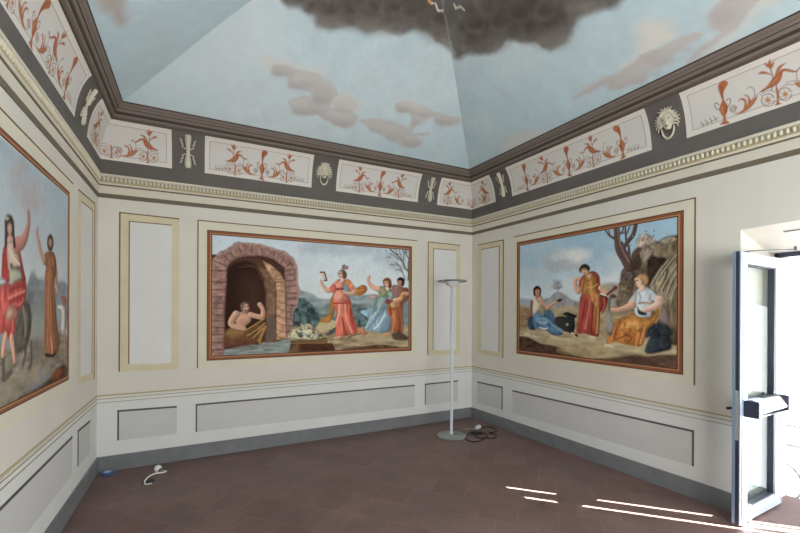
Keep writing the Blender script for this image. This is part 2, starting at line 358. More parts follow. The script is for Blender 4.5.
# egg row of the cornice
bm = bmesh.new()
def egg(bm, w, s):
    S = Surf(w, [(.027, 2.785), (.031, 2.832)]); e = []
    n, mm = 8, 3
    cen = S.pos(s, .0235, .012)
    rows = []
    for j in range(mm+1):
        a = j/mm*PI/2; rows.append([bm.verts.new(S.pos(s+.0115*math.cos(a)*math.cos(2*PI*k/n), .0235+.0215*math.cos(a)*math.sin(2*PI*k/n), .012*math.sin(a))) for k in range(n)] if j < mm else [bm.verts.new(cen)])
    for j in range(mm):
        for k in range(n):
            q = [rows[j][k], rows[j][(k+1) % n]]+([rows[j+1][(k+1) % n], rows[j+1][k]] if j+1 < mm else [rows[j+1][0]])
            f = bm.faces.new(q); f.smooth = True
for w, a, b in (('B', XL+.05, XR-.05), ('R', YF+.06, YB-.05), ('L', YF+.06, YB-.05)):
    for s in np.arange(a, b, .034): egg(bm, w, float(s))
eggs = finish('egg_moulding', bm, M_EGG, CORN); eggs['kind'] = 'stuff'
# baseboards
def base(name, bx): 
    bm = bmesh.new()
    for q in bx: box(bm, *q)
    struct(name, bm, M_BASE)
BH = .146
base('baseboard_left', [(XL, XL+.014, YF, YB, 0, BH)]); base('baseboard_back', [(XL+.014, XR-.014, YB-.014, YB, 0, BH)])
base('baseboard_right', [(XR-.014, XR, OY1, YB, 0, BH), (XR-.014, OXE, OY1-.014, OY1, 0, BH), (XR-.014, XR, YF, OY0, 0, BH)]); base('baseboard_front', [(XL+.014, XR-.014, YF, YF+.014, 0, BH)])
bm = bmesh.new()
for w in 'LBR':
    S = FLAT[w]
    a, b = srange(w, 0, 0)
    if w == 'R': a = OY1
    for h, t, mi in ((.7315, .014, 0), (.699, .007, 1), (.664, .006, 1), (.716, .005, 2)):
        n = 14; s = np.linspace(a, b, n); g = []
        for off, hh in ((0, h-t/2), (.004, h-t/2), (.004, h+t/2), (0, h+t/2)): g.append([bm.verts.new(p) for p in S.pos(s, hh, off)])
        for i in range(3):
            for k in range(n-1): f = bm.faces.new([g[i][k], g[i][k+1], g[i+1][k+1], g[i+1][k]]); f.material_index = mi
struct('trim_4', bm, [M_GOLD, mat('rail_brown_line', c(158, 148, 128), .8), M_CREAM])

# ------------------------------------------------------------------ painted wall panels (decoration of the walls)
def rect(bm, S, s0, s1, h0, h1, off, mi, n=1):
    q = [S.pos(s, h, o) for o in (0, off) for s, h in ((s0, h0), (s1, h0), (s1, h1), (s0, h1))]
    v = [bm.verts.new(p) for p in q]
    for f in [(4, 5, 6, 7), (0, 1, 5, 4), (1, 2, 6, 5), (2, 3, 7, 6), (3, 0, 4, 7)]: fa = bm.faces.new([v[i] for i in f]); fa.material_index = mi
def quad(bm, S, pts, off, mi):                                        # pts TL,TR,BR,BL in (s,h)
    q = [S.pos(s, h, o) for o in (0, off) for s, h in pts]; v = [bm.verts.new(p) for p in q]
    for f in [(7, 6, 5, 4), (1, 0, 4, 5), (2, 1, 5, 6), (3, 2, 6, 7), (0, 3, 7, 4)]: fa = bm.faces.new([v[i] for i in f]); fa.material_index = mi
def lerp_edge(q, i, w, inward):                                       # thin line along edge i of quad q
    q = [np.array(p) for p in q]; a, b = q[i], q[(i+1) % 4]; cen = sum(q)/4
    t = (b-a)/np.linalg.norm(b-a); nn = np.array([-t[1], t[0]]); nn = nn*np.sign(nn@(cen-(a+b)/2))
    return [a, b, b+nn*w, a+nn*w]
def wall_quad(w, tl, tr, br, bl): 
    q = FLAT[w].inv(*tl), FLAT[w].inv(*tr), FLAT[w].inv(*br), FLAT[w].inv(*bl)
    s0 = (q[0][0]+q[3][0])/2; s1 = (q[1][0]+q[2][0])/2                # true verticals
    return [np.array([s0, q[0][1]]), np.array([s1, q[1][1]]), np.array([s1, q[2][1]]), np.array([s0, q[3][1]])]
def yellow_panel(w, wallobj, out, inn):
    S = FLAT[w]; bm = bmesh.new(); q = wall_quad(w, *out); p = wall_quad(w, *inn)
    quad(bm, S, q, .0015, 0); quad(bm, S, p, .003, 1)
    side = 3 if w == 'B' else 1
    for i in (0, side): quad(bm, S, lerp_edge(q, i, .011, 1), .0045, 2); quad(bm, S, lerp_edge(p, i, .009, 1), .0045, 2)
    bmesh.ops.recalc_face_normals(bm, faces=bm.faces)
    finish('wall_panel', bm, [M_YEL, M_FIELD, M_LINE], wallobj)
yellow_panel('B', WB, ((120, 212), (180, 218.5), (178, 369.5), (117.8, 371.7)), ((129.8, 220.9), (172.3, 224.8), (170.8, 363.2), (127.3, 364.2)))
yellow_panel('B', WB, ((428.4, 241.6), (460.6, 245), (459.5, 354.4), (426.8, 355.4)), ((433.8, 248.4), (456.5, 250), (455.3, 349.6), (432, 350.2)))
yellow_panel('R', WR, ((478.2, 244.6), (504.3, 239.4), (502.9, 358), (477, 353.3)), ((481.8, 249.3), (500.4, 245.5), (498.6, 352), (481, 349.2)))
yellow_panel('L', WL, ((78.2, 189), (94.5, 203), (94, 379), (77, 384.5)), ((81, 201), (92.3, 210), (91.6, 373), (80.3, 377)))
def dado_panel(w, wallobj, out):
    S = FLAT[w]; bm = bmesh.new(); q = wall_quad(w, *out); quad(bm, S, q, .0015, 0)
    side = 1 if w == 'R' else 3
    if w == 'L' and out[0][0] < 1: side = None
    quad(bm, S, lerp_edge(q, 0, .018, 1), .003, 1)
    if side is not None: quad(bm, S, lerp_edge(q, side, .014, 1), .0035, 1)
    bmesh.ops.recalc_face_normals(bm, faces=bm.faces); finish('dado_panel', bm, [M_DADO, M_DLINE], wallobj)
dado_panel('B', WB, ((117.3, 410.2), (177, 405.8), (176.6, 434), (117.3, 440.5)))
dado_panel('B', WB, ((195.6, 404), (414.5, 384.7), (414.5, 406.8), (195.6, 432)))
dado_panel('B', WB, ((425.2, 383.7), (458.2, 380.2), (457.8, 401.2), (424.4, 404.7)))
dado_panel('R', WR, ((476.8, 381.2), (502.6, 386.8), (502.6, 410), (477.4, 402.9)))
dado_panel('R', WR, ((512, 389.9), (694.4, 430.4), (693.6, 466.4), (513, 413)))
dado_panel('L', WL, ((77.4, 430.6), (89.5, 420.4), (90, 452), (77.8, 466.2)))
q = FLAT['L'].inv(72, 435.9); q2 = FLAT['L'].inv(71, 476); bm = bmesh.new(); S = FLAT['L']
P4 = [np.array([1.2, q[1]-.01]), np.array(q), np.array([q[0], q2[1]]), np.array([1.2, q2[1]])]
quad(bm, S, P4, .0015, 0); quad(bm, S, lerp_edge(P4, 0, .018, 1), .003, 1); bmesh.ops.recalc_face_normals(bm, faces=bm.faces); finish('dado_panel', bm, [M_DADO, M_DLINE], WL)

# ------------------------------------------------------------------ the three frescoes
def quad_grid(q, nu, nv):
    TLc, TRc, BRc, BLc = [np.array(p) for p in q]; u = np.linspace(0, 1, nu)[None, :, None]; v = np.linspace(0, 1, nv)[:, None, None]
    G = (BLc*(1-u)+BRc*u)*(1-v)+(TLc*(1-u)+TRc*u)*v; return G[..., 0], G[..., 1]
def inset(q, d):
    q = [np.array(p, float) for p in q]; sg = np.sign(q[1][0]-q[0][0])
    o = [(1, -1), (-1, -1), (-1, 1), (1, 1)]
    return [p+np.array([sg*a*d, b*d]) for p, (a, b) in zip(q, o)]
def ring(bm, S, qo, qi, off, mi):
    for i in range(4): quad(bm, S, [qo[i], qo[(i+1) % 4], qi[(i+1) % 4], qi[i]], off, mi)
def fresco(w, label, border, frame, painter, cell):
    S = FLAT[w]
    cen = S.pos((border[0][0]+border[1][0])/2, border[2][1], 0); t = thing('fresco', label, 'fresco painting', tuple(cen), 'frescoes on the walls')
    bm = bmesh.new(); ring(bm, S, border, frame, .0015, 0); quad(bm, S, lerp_edge(border, 0, .011, 1), .003, 1)
    quad(bm, S, lerp_edge(border, 3 if w == 'B' else 1, .011, 1), .003, 1) if w != 'L' else None
    bmesh.ops.recalc_face_normals(bm, faces=bm.faces); finish('painted_border', bm, [M_YELB, M_LINE], t)
    bm = bmesh.new(); ws = [0, .007, .022, .03, .036] if w == 'L' else [0, .008, .03, .04, .05]; mi = [1, 0, 2, 1]
    for a, b, m in zip(ws[:-1], ws[1:], mi): ring(bm, S, inset(frame, a), inset(frame, b), .003+.001*m, m)
    bmesh.ops.recalc_face_normals(bm, faces=bm.faces); finish('picture_frame', bm, [M_R1, M_R2, M_R3], t)
    q = inset(frame, .034 if w == 'L' else .047); nu = int(abs(q[1][0]-q[0][0])/cell); nv = int(abs(q[0][1]-q[3][1])/cell)
    G = quad_grid(q, nu, nv); cv = Canvas(S, G[0], G[1], c(170, 182, 190)); painter(cv); cv.ink(.2); cv.age(.84, 1.18)
    P = S.pos(cv.S, cv.V, .0025); 
    if w in 'RL' and q[1][0] < q[0][0]: pass
    grid_mesh('picture', [(P, cv.C)], M_PAINT, t); return t
M_YELB = mat('fresco_border_cream', c(203, 198, 180), .8, noise=.03)

SK, SKD = c(205, 160, 132), c(160, 108, 84)
def paint_arch(cv):                                                   # man under the brick arch, woman in red, musicians
    A = cv.crop(200, 225, 7.619); B = cv.crop(200, 295, 7.619); Cc = cv.crop(310, 260, 13.333); D = cv.crop(310, 300, 13.333)
    E = cv.crop(360, 240, 13.333); F = cv.crop(360, 275, 13.333); G = cv.crop(360, 310, 13.333); H = cv.crop(270, 315, 10.667); K = cv.crop(300, 230, 4.1)
    h = lambda y, x=310: cv.T([(x, y)])[0][1]
    cv.C[:] = grad(c(200, 205, 205), c(180, 193, 200), h(310), h(240))(cv.S, cv.V)
    cv.mottle(.09, .5, 4, (c(190, 196, 198), .6))
    for px, py, rx, ry, a in ((322, 247, 22, 6, .5), (350, 252, 20, 5, .35), (370, 247, 14, 5, .45), (385, 258, 12, 3, .4), (300, 262, 10, 5, .2)):
        cv.poly(cv.T(circ(px, py, rx, ry)), c(140, 153, 162), .06, a, wob=.06, ws=.1, seed=int(px))
    # hills, bushes, meadow
    cv.poly(K((-20, 262), (20, 252), (45, 258), (80, 280), (130, 285), (200, 262), (250, 268), (300, 262), (380, 285), (460, 300), (460, 420), (-20, 420)), tex(c(138, 150, 152), .25, .1, .05), .012, wob=.015)
    cv.poly(K((-30, 300), (40, 300), (80, 312), (130, 300), (190, 310), (260, 305), (330, 320), (460, 330), (460, 430), (-30, 430)), tex(c(112, 126, 124), .5, .09, .06, 4), .02, wob=.03)
    cv.poly(K((-40, 295), (10, 285), (45, 300), (70, 335), (95, 350), (140, 355), (150, 400), (60, 420), (-40, 420)), tex(c(84, 104, 104), .7, .05, .05, 8), .015, wob=.03)
    cv.poly(K((230, 330), (260, 315), (290, 345), (270, 400), (240, 400)), tex(c(92, 112, 112), .6, .05, .05, 9), .015, wob=.02)
    cv.poly(K((-60, 405), (60, 400), (100, 375), (140, 395), (240, 400), (460, 400), (460, 540), (-60, 540)), tex(c(156, 137, 108), .45, .12, .04, 5), .01, wob=.01)
    cv.poly(K((65, 400), (100, 365), (150, 375), (148, 395), (105, 415), (85, 420)), c(180, 164, 124), .008)
    cv.poly(D((220, 450), (345, 365), (345, 420), (250, 470)), tex(c(84, 90, 84), .5, .03, .02), .006)
    cv.poly(K((180, 488), (260, 478), (330, 470), (420, 482), (445, 490), (445, 510), (150, 505)), tex(c(104, 76, 54), .5, .08, .02), .008)
    cv.poly(K((225, 430), (330, 425), (420, 450), (330, 460), (240, 455)), c(176, 158, 124), .02, .6)
    # pool and masonry arch
    cv.poly(B((150, 360), (400, 330), (520, 345), (720, 330), (800, 345), (800, 520), (100, 520)), tex(c(134, 142, 140), .4, .12, .02, 6), .02, sm=False)
    Pb = A((60, 205), (200, 205), (275, 130), (330, 128), (440, 140), (560, 165), (650, 205), (715, 250), (745, 370), (760, 480), (745, 560), (715, 700), (680, 850), (60, 990), (40, 600)); mb = cv.T([(250, 310)])[0]; cv.poly(mb+(Pb-mb)*.955, c(78, 54, 46), .006, sm=False)
    cv.poly(A((200, 320), (255, 265), (350, 245), (450, 255), (545, 300), (610, 370), (645, 430), (650, 540), (655, 860), (585, 890), (180, 900), (190, 560)), c(92, 62, 48), .006, sm=False)
    cv.poly(A((480, 275), (540, 305), (610, 365), (645, 430), (650, 560), (656, 860), (575, 880), (575, 520), (560, 430), (515, 350)), tex(c(184, 144, 112), .3, .06, .04, 3), .01, sm=False)
    cv.poly(A((430, 300), (515, 350), (560, 430), (575, 520), (572, 890), (500, 900), (500, 520), (470, 400)), tex(c(128, 98, 76), .4, .05, .04, 5), .012, sm=False)
    cv.poly(A((200, 340), (260, 290), (350, 270), (440, 310), (490, 420), (500, 560), (495, 870), (185, 900), (195, 560)), c(48, 34, 28), .02, .85, sm=False)
    cv.poly(A((330, 420), (420, 400), (480, 470), (490, 640), (420, 700), (340, 640)), c(88, 62, 50), .1, .55)
    # masonry: single stones between the joints of the ring
    a_ = lambda x, y: (200+x/7.619, 225+y/7.619); b_ = lambda x, y: (200+x/7.619, 295+y/7.619)
    J = [(b_(78, 500), b_(178, 500))]+[(b_(78, y), b_(188, y-3)) for y in (418, 362, 305, 250, 200, 155, 105)]+[(b_(82, 62), b_(192, 60))]
    J += [(a_(84, 550), a_(195, 545)), (a_(84, 495), a_(200, 492)), (a_(84, 432), a_(205, 440)), (a_(86, 345), a_(205, 350)), (a_(88, 262), a_(212, 318)), (a_(148, 198), a_(232, 288)), (a_(202, 182), a_(272, 262)), (a_(275, 124), a_(324, 246)), (a_(388, 134), a_(398, 242)), (a_(470, 143), a_(474, 240)), (a_(575, 178), a_(560, 265)), (a_(655, 200), a_(612, 306)), (a_(718, 255), a_(645, 335)), (a_(742, 322), a_(640, 354)), (a_(745, 368), a_(642, 384)), (a_(745, 415), a_(646, 426)), (a_(752, 458), a_(648, 472)), (a_(768, 515), a_(652, 522))]
    J += [(b_(752, 30), b_(654, 26)), (b_(742, 80), b_(655, 78)), (b_(712, 128), b_(655, 128)), (b_(708, 180), b_(655, 180)), (b_(704, 235), b_(656, 236)), (b_(700, 285), b_(656, 288)), (b_(690, 345), b_(656, 345))]
    rs = np.random.default_rng(8)
    for (o0, i0), (o1, i1) in zip(J[:-1], J[1:]):
        Q = cv.T([o0, ((o0[0]+o1[0])/2, (o0[1]+o1[1])/2), o1, ((o1[0]*.4+i1[0]*.6), (o1[1]*.4+i1[1]*.6)), i1, ((i0[0]+i1[0])/2, (i0[1]+i1[1])/2), i0, ((o0[0]*.5+i0[0]*.5), (o0[1]*.5+i0[1]*.5))]); m_ = Q.mean(0); Q = m_+(Q-m_)*np.array([.93, .88])
        k = rs.uniform(.86, 1.1); cv.poly(Q, tex(c(154, 120, 110)*k, .35, .04, .04, int(rs.integers(99))), .007)
        cv.stroke([Q[4]*.9+m_*.1, Q[5]*.9+m_*.1, Q[6]*.9+m_*.1], .014, c(112, 84, 76), .4); cv.stroke([Q[0]*.85+m_*.15, Q[1]*.85+m_*.15, Q[2]*.85+m_*.15], .016, c(182, 148, 136), .35)
    for y in (20, 75, 130, 185, 240, 290): cv.stroke(B((580, y+18), (620, y+40), (655, y+48)), .007, c(116, 82, 62), .8)
    for y in (330, 385, 440, 500): cv.stroke(A((565, y+10), (600, y-4), (642, y+6)), .007, c(116, 82, 62), .8)
    for y in (400, 450, 500): cv.stroke(A((505, y), (570, y+12), (640, y+10)), .007, c(110, 80, 58), .7)
    for p in (((350, 300), (440, 330), (500, 430)), ((300, 320), (420, 325), (470, 420))): cv.stroke(A(*p), .012, c(110, 82, 62), .5)
    cv.stroke(A((570, 430), (578, 500), (578, 533)), .012, c(70, 48, 38), .8); cv.stroke(B((578, 0), (578, 340)), .012, c(80, 56, 44), .7)
    cv.poly(B((500, 150), (565, 170), (570, 330), (500, 340)), c(98, 88, 80), .02, .8)
    cv.form = .55
    # the man in the arch
    cv.poly(B((190, 300), (230, 250), (330, 265), (380, 250), (490, 180), (505, 230), (470, 370), (400, 375), (250, 385), (195, 390)), tex(c(122, 92, 58), .5, .05, .05), .008)
    cv.poly(B((210, 270), (330, 265), (330, 320), (230, 320)), c(150, 118, 68), .03, .7); cv.poly(B((200, 320), (420, 320), (400, 400), (200, 400)), c(106, 66, 52), .04, .7)
    cv.poly(B((270, 135), (330, 130), (385, 140), (390, 200), (350, 235), (345, 265), (290, 245), (270, 200)), SK*.9, .006)
    cv.stroke(B((275, 145), (245, 190), (240, 225), (290, 248), (340, 258)), np.array([.075, .07, .06, .05, .04]), SK*.88)
    cv.poly(B((285, 200), (340, 190), (350, 235), (310, 240)), SKD, .03, .45)
    cv.stroke(B((385, 150), (430, 162), (475, 165), (478, 110), (455, 72)), np.array([.06, .055, .06, .045, .05]), SK*.9)
    cv.poly(B(*circ(346, 98, 32, 40)), SK*.92, .006); cv.poly(B((312, 110), (308, 75), (330, 52), (370, 55), (378, 70), (345, 68), (330, 90), (330, 120)), c(122, 104, 92), .006); cv.poly(B((335, 115), (360, 112), (378, 105), (372, 130), (345, 138)), c(132, 104, 84), .006)
    cv.stroke(B((338, 90), (350, 88)), .008, c(80, 52, 42)); cv.stroke(B((360, 88), (370, 86)), .008, c(80, 52, 42))
    for p in (((345, 270), (420, 225), (490, 180)), ((360, 310), (440, 260), (495, 215)), ((400, 330), (450, 280), (500, 235)), ((440, 350), (470, 300), (490, 250))): cv.stroke(B(*p), .014, c(186, 142, 78), .8)
    cv.stroke(B((455, 370), (465, 320), (500, 240)), .03, c(170, 120, 66), .8); cv.stroke(B((490, 170), (530, 150)), .02, c(150, 80, 50))
    cv.form = 0
    # spring with white foam and the stone step
    cv.poly(H((215, 270), (330, 260), (430, 255), (560, 235), (610, 250), (612, 300), (230, 305)), c(116, 92, 58), .006, sm=False); cv.poly(H((205, 395), (225, 290), (240, 290), (612, 300), (660, 300), (690, 350), (692, 385), (400, 392)), tex(c(84, 54, 42), .35, .08, .02), .006, sm=False)
    cv.poly(H((215, 360), (300, 300), (300, 395), (205, 400)), c(122, 96, 62), .02, .8); cv.stroke(H((235, 303), (420, 300), (612, 298)), .012, c(140, 112, 72))
    cv.poly(H((185, 245), (225, 185), (240, 160), (320, 130), (330, 90), (360, 110), (410, 90), (450, 120), (455, 165), (490, 170), (510, 210), (560, 225), (540, 250), (440, 260), (300, 250), (220, 235)), tex(c(188, 182, 148), .5, .025, .02, 3), .006)
    for x, y, r, k in ((320, 220, 34, 0), (415, 225, 22, 0), (470, 180, 20, 0), (530, 225, 30, 0), (405, 140, 12, 0), (335, 150, 10, 0), (290, 180, 14, 0), (360, 200, 20, 1), (430, 190, 16, 1), (490, 215, 18, 1), (380, 230, 20, 1)):
        cv.poly(H(*circ(x, y, r, r*.7, 8)), c(52, 62, 64) if not k else c(170, 182, 184), .012, .85, wob=.02, ws=.04, seed=int(x))
    cv.form = .5
    # woman in red
    och = c(186, 122, 56)
    cv.poly(Cc((330, 380), (300, 470), (270, 540), (255, 700), (180, 760), (130, 820), (260, 830), (310, 740), (330, 600)), tex(c(178, 122, 58), .3, .03, .06), .006)
    cv.poly(Cc((480, 250), (540, 280), (580, 340), (610, 380), (690, 335), (745, 350), (760, 400), (700, 465), (620, 475), (560, 430), (500, 400), (470, 330)), tex(c(202, 132, 58), .3, .03, .03), .006)
    for p in (((620, 380), (680, 380), (740, 360)), ((620, 440), (690, 430), (740, 400))): cv.stroke(Cc(*p), .014, c(160, 92, 36), .8)
    cv.poly(D((330, 0), (530, 0), (550, 90), (580, 230), (640, 380), (610, 450), (520, 470), (430, 485), (350, 480), (345, 300), (350, 180), (315, 60)), tex(c(206, 112, 88), .3, .03, .12, 3), .006)
    for p, w_, k in ((((400, 60), (390, 200), (360, 300)), .05, c(226, 160, 134)), (((430, 240), (460, 380), (490, 470)), .02, c(140, 52, 46)), (((470, 60), (480, 230), (560, 440)), .03, c(226, 148, 120)), (((540, 120), (550, 260), (600, 400)), .025, c(160, 58, 48)), (((390, 240), (380, 380), (370, 470)), .03, c(216, 104, 96)), (((440, 300), (450, 400), (460, 460)), .015, c(150, 60, 50)), (((560, 300), (590, 380), (610, 430)), .03, c(190, 70, 60))): cv.stroke(D(*p), w_, k, .75)
    cv.poly(Cc((340, 290), (400, 250), (470, 265), (460, 340), (440, 400), (500, 470), (530, 540), (320, 540), (330, 430), (310, 400), (270, 360)), tex(c(214, 124, 108), .2, .03, .05), .006)
    cv.poly(Cc((330, 420), (420, 410), (460, 440), (420, 533), (330, 533)), c(224, 164, 140), .03, .7); cv.poly(Cc((360, 290), (420, 280), (430, 370), (350, 370)), c(222, 158, 128), .03, .7)
    cv.stroke(Cc((335, 395), (390, 385), (450, 385)), .022, c(150, 62, 58)); cv.stroke(D((310, 45), (420, 42), (530, 40)), .014, c(176, 62, 58))
    cv.poly(Cc((455, 300), (480, 330), (530, 400), (540, 440), (470, 420), (450, 370)), c(118, 150, 164), .006); cv.stroke(Cc((520, 470), (570, 500), (600, 533)), .03, c(110, 140, 150), .8)
    cv.stroke(Cc((300, 385), (235, 405), (190, 365), (150, 305), (145, 275)), np.array([.085, .06, .045, .032, .03]), SK)
    cv.poly(Cc((255, 375), (310, 335), (345, 350), (335, 430), (290, 420)), c(208, 104, 96), .006)
    cv.stroke(Cc((555, 350), (590, 400), (575, 440), (500, 445), (455, 425)), np.array([.06, .07, .05, .04, .035]), SK); cv.poly(Cc((530, 350), (570, 350), (590, 385), (540, 400)), c(214, 122, 112), .008)
    cv.poly(Cc((385, 150), (430, 130), (470, 150), (490, 200), (470, 250), (430, 255), (420, 270), (395, 215), (375, 200)), c(112, 84, 62), .006)
    cv.poly(Cc((390, 150), (425, 150), (440, 190), (430, 240), (405, 240), (385, 205)), c(212, 172, 148), .006); cv.poly(Cc((405, 240), (440, 235), (460, 270), (410, 305)), c(216, 186, 164), .008)
    cv.stroke(Cc((392, 178), (402, 176)), .01, c(70, 46, 40)); cv.stroke(Cc((415, 182), (428, 182)), .01, c(70, 46, 40)); cv.stroke(Cc((396, 222), (410, 224)), .009, c(170, 80, 70))
    cv.poly(Cc((425, 120), (430, 75), (460, 60), (475, 90), (455, 125)), c(110, 118, 126), .006); cv.poly(Cc((455, 95), (500, 80), (505, 115), (460, 128)), c(178, 110, 112), .006)
    cv.poly(Cc((135, 165), (195, 160), (205, 210), (225, 265), (195, 275), (175, 215), (140, 200)), c(206, 190, 160), .005, sm=False); cv.stroke(Cc((135, 165), (190, 162), (208, 215), (222, 270)), .016, c(112, 72, 50), sm=False); cv.stroke(Cc((190, 276), (225, 272)), .014, c(112, 72, 50))
    cv.stroke(D((330, 505), (400, 495)), .03, SK*.9); cv.stroke(D((640, 400), (690, 420)), .05, c(190, 130, 80), .7); cv.stroke(D((700, 390), (715, 430), (700, 465)), np.array([.04, .04, .02]), c(190, 110, 84)); cv.stroke(D((520, 490), (620, 460), (760, 440)), .014, c(84, 66, 50), .7)
    # woman in green and blue, boy with pipes
    cv.poly(F((240, 300), (350, 280), (400, 370), (390, 533), (130, 560), (190, 400)), tex(c(138, 160, 160), .3, .04, .1), .008)
    cv.poly(G((0, 20), (180, -20), (360, -20), (410, 130), (400, 260), (330, 295), (260, 305), (180, 280), (70, 270), (60, 230), (110, 120)), tex(c(142, 172, 186), .35, .03, .1, 2), .006)
    for p, k in ((((250, 60), (180, 160), (110, 250)), c(102, 132, 150)), (((330, 60), (260, 180), (190, 250)), c(196, 212, 214)), (((360, 130), (350, 220), (330, 280)), c(108, 136, 168)), (((200, 40), (130, 130), (80, 230)), c(168, 192, 196)), (((300, 200), (260, 270), (250, 295)), c(116, 146, 170))): cv.stroke(G(*p), .028, k, .75)
    for p, k in ((((230, 310), (200, 400), (170, 520)), c(96, 138, 110)), (((290, 300), (260, 420), (200, 533)), c(176, 188, 184)), (((340, 420), (290, 500), (260, 533)), c(96, 124, 140))): cv.stroke(F(*p), .024, k, .75)
    cv.poly(F((250, 160), (320, 150), (350, 200), (410, 180), (450, 270), (440, 320), (360, 290), (270, 290), (240, 230), (215, 215)), tex(c(124, 140, 110), .3, .03, .03), .006); cv.poly(F((300, 200), (335, 185), (345, 240), (290, 280)), c(164, 150, 100), .012, .8); cv.poly(F((380, 230), (430, 230), (450, 290), (390, 300)), c(150, 176, 180), .01, .8)
    cv.stroke(F((245, 185), (190, 170), (135, 130), (105, 70), (120, 25)), np.array([.075, .06, .05, .042, .04]), SK)
    cv.poly(F((130, 300), (140, 270), (190, 265), (255, 285), (190, 320), (140, 325)), c(196, 130, 130), .006, .8); cv.poly(F((150, 295), (190, 280), (220, 290), (180, 308)), c(186, 190, 190), .006, .8)
    cv.poly(F((305, 90), (320, 55), (370, 38), (410, 70), (420, 150), (400, 175), (330, 160)), c(128, 78, 50), .006); cv.poly(F((325, 85), (365, 75), (385, 110), (370, 165), (340, 155), (322, 115)), c(206, 164, 136), .006); cv.poly(F((345, 165), (380, 160), (390, 205), (360, 212)), c(216, 190, 170), .008)
    cv.stroke(F((335, 105), (345, 102)), .009, c(80, 50, 40)); cv.stroke(F((358, 100), (368, 98)), .009, c(80, 50, 40))
    cv.poly(F((420, 145), (500, 135), (590, 170), (640, 190), (640, 330), (590, 380), (560, 533), (540, 533), (520, 330), (440, 300), (430, 220)), tex(c(150, 112, 104), .25, .03, .05), .006); cv.poly(F((540, 190), (640, 190), (640, 330), (560, 330)), c(140, 84, 44), .02, .8)
    cv.poly(F((500, 50), (545, 30), (590, 60), (585, 130), (560, 150), (500, 110)), c(46, 36, 34), .006); cv.poly(F((502, 80), (545, 68), (565, 90), (550, 145), (515, 140)), c(172, 120, 92), .006)
    cv.poly(F((370, 390), (410, 370), (460, 330), (530, 320), (600, 330), (560, 400), (540, 533), (380, 533)), tex(c(166, 104, 64), .3, .03, .06), .006)
    cv.poly(G((370, -20), (560, -20), (555, 120), (550, 300), (480, 290), (415, 280), (410, 120)), tex(c(176, 104, 62), .35, .03, .1), .006); cv.stroke(G((520, 20), (530, 200), (520, 290)), .04, c(118, 68, 46), .7); cv.stroke(G((450, 60), (450, 200), (440, 280)), .04, c(206, 130, 80), .6)
    cv.stroke(G((400, -20), (410, 60)), .03, c(150, 50, 46), .8)
    cv.poly(F((400, 390), (430, 360), (470, 380), (470, 430), (430, 440)), c(186, 160, 112), .01); cv.stroke(F((430, 350), (500, 330), (560, 300)), .05, c(206, 172, 130)); cv.stroke(F((640, 250), (570, 255), (550, 320), (480, 350)), np.array([.05, .06, .05, .05]), c(196, 146, 104)); cv.poly(F((330, 345), (420, 320), (440, 350), (380, 385), (345, 375)), c(138, 44, 48), .006, .8)
    cv.stroke(G((540, 0), (560, 150), (560, 290)), .05, c(150, 94, 60), .7); cv.poly(G((430, 320), (520, 295), (600, 340), (640, 380), (560, 400), (450, 390)), c(92, 76, 62), .012); cv.stroke(G((330, 330), (390, 320)), .04, c(200, 150, 110)); cv.stroke(G((30, 250), (50, 320)), .04, c(196, 120, 96))
    cv.form = 0
    # bare tree
    br = c(96, 94, 88)
    for p, w_ in ((((640, 533), (645, 430), (600, 370), (560, 280), (500, 210), (430, 150), (400, 120)), .022), (((645, 430), (640, 320), (650, 260), (620, 200), (600, 130)), .016), (((600, 370), (575, 260), (590, 180), (560, 120)), .012), (((560, 280), (500, 250), (440, 200), (400, 180)), .009), (((600, 533), (570, 440), (520, 340), (470, 300)), .011), (((520, 340), (450, 330), (400, 330)), .008), (((500, 210), (480, 150), (440, 115)), .008), (((590, 180), (620, 150), (640, 120)), .008), (((570, 440), (520, 400), (470, 400)), .007), (((650, 260), (660, 200), (655, 130)), .008), (((560, 280), (540, 200), (520, 130)), .008)): cv.stroke(E(*p), w_, br, .85)
    r = np.random.default_rng(5)
    for i in range(90):
        x, y = r.uniform(330, 640), r.uniform(115, 420)
        if x < 480 and y > 360: continue
        a = r.uniform(0, 6.28); L = r.uniform(12, 30); cv.stroke(E((x, y), (x+L*math.cos(a), y+L*math.sin(a))), .006, br, .45)
    for x, y in ((365, 150), (430, 325), (500, 400), (600, 160), (380, 240), (560, 360)): cv.poly(E(*circ(x, y, 34, 22, 8)), c(120, 122, 116), .05, .4, wob=.03, ws=.05, seed=x)
    cv.poly(F((580, 380), (640, 340), (640, 533), (570, 533)), c(118, 116, 128), .03, .6)
    cv.mottle(.09, .022, 12); cv.mottle(.05, .15, 17)

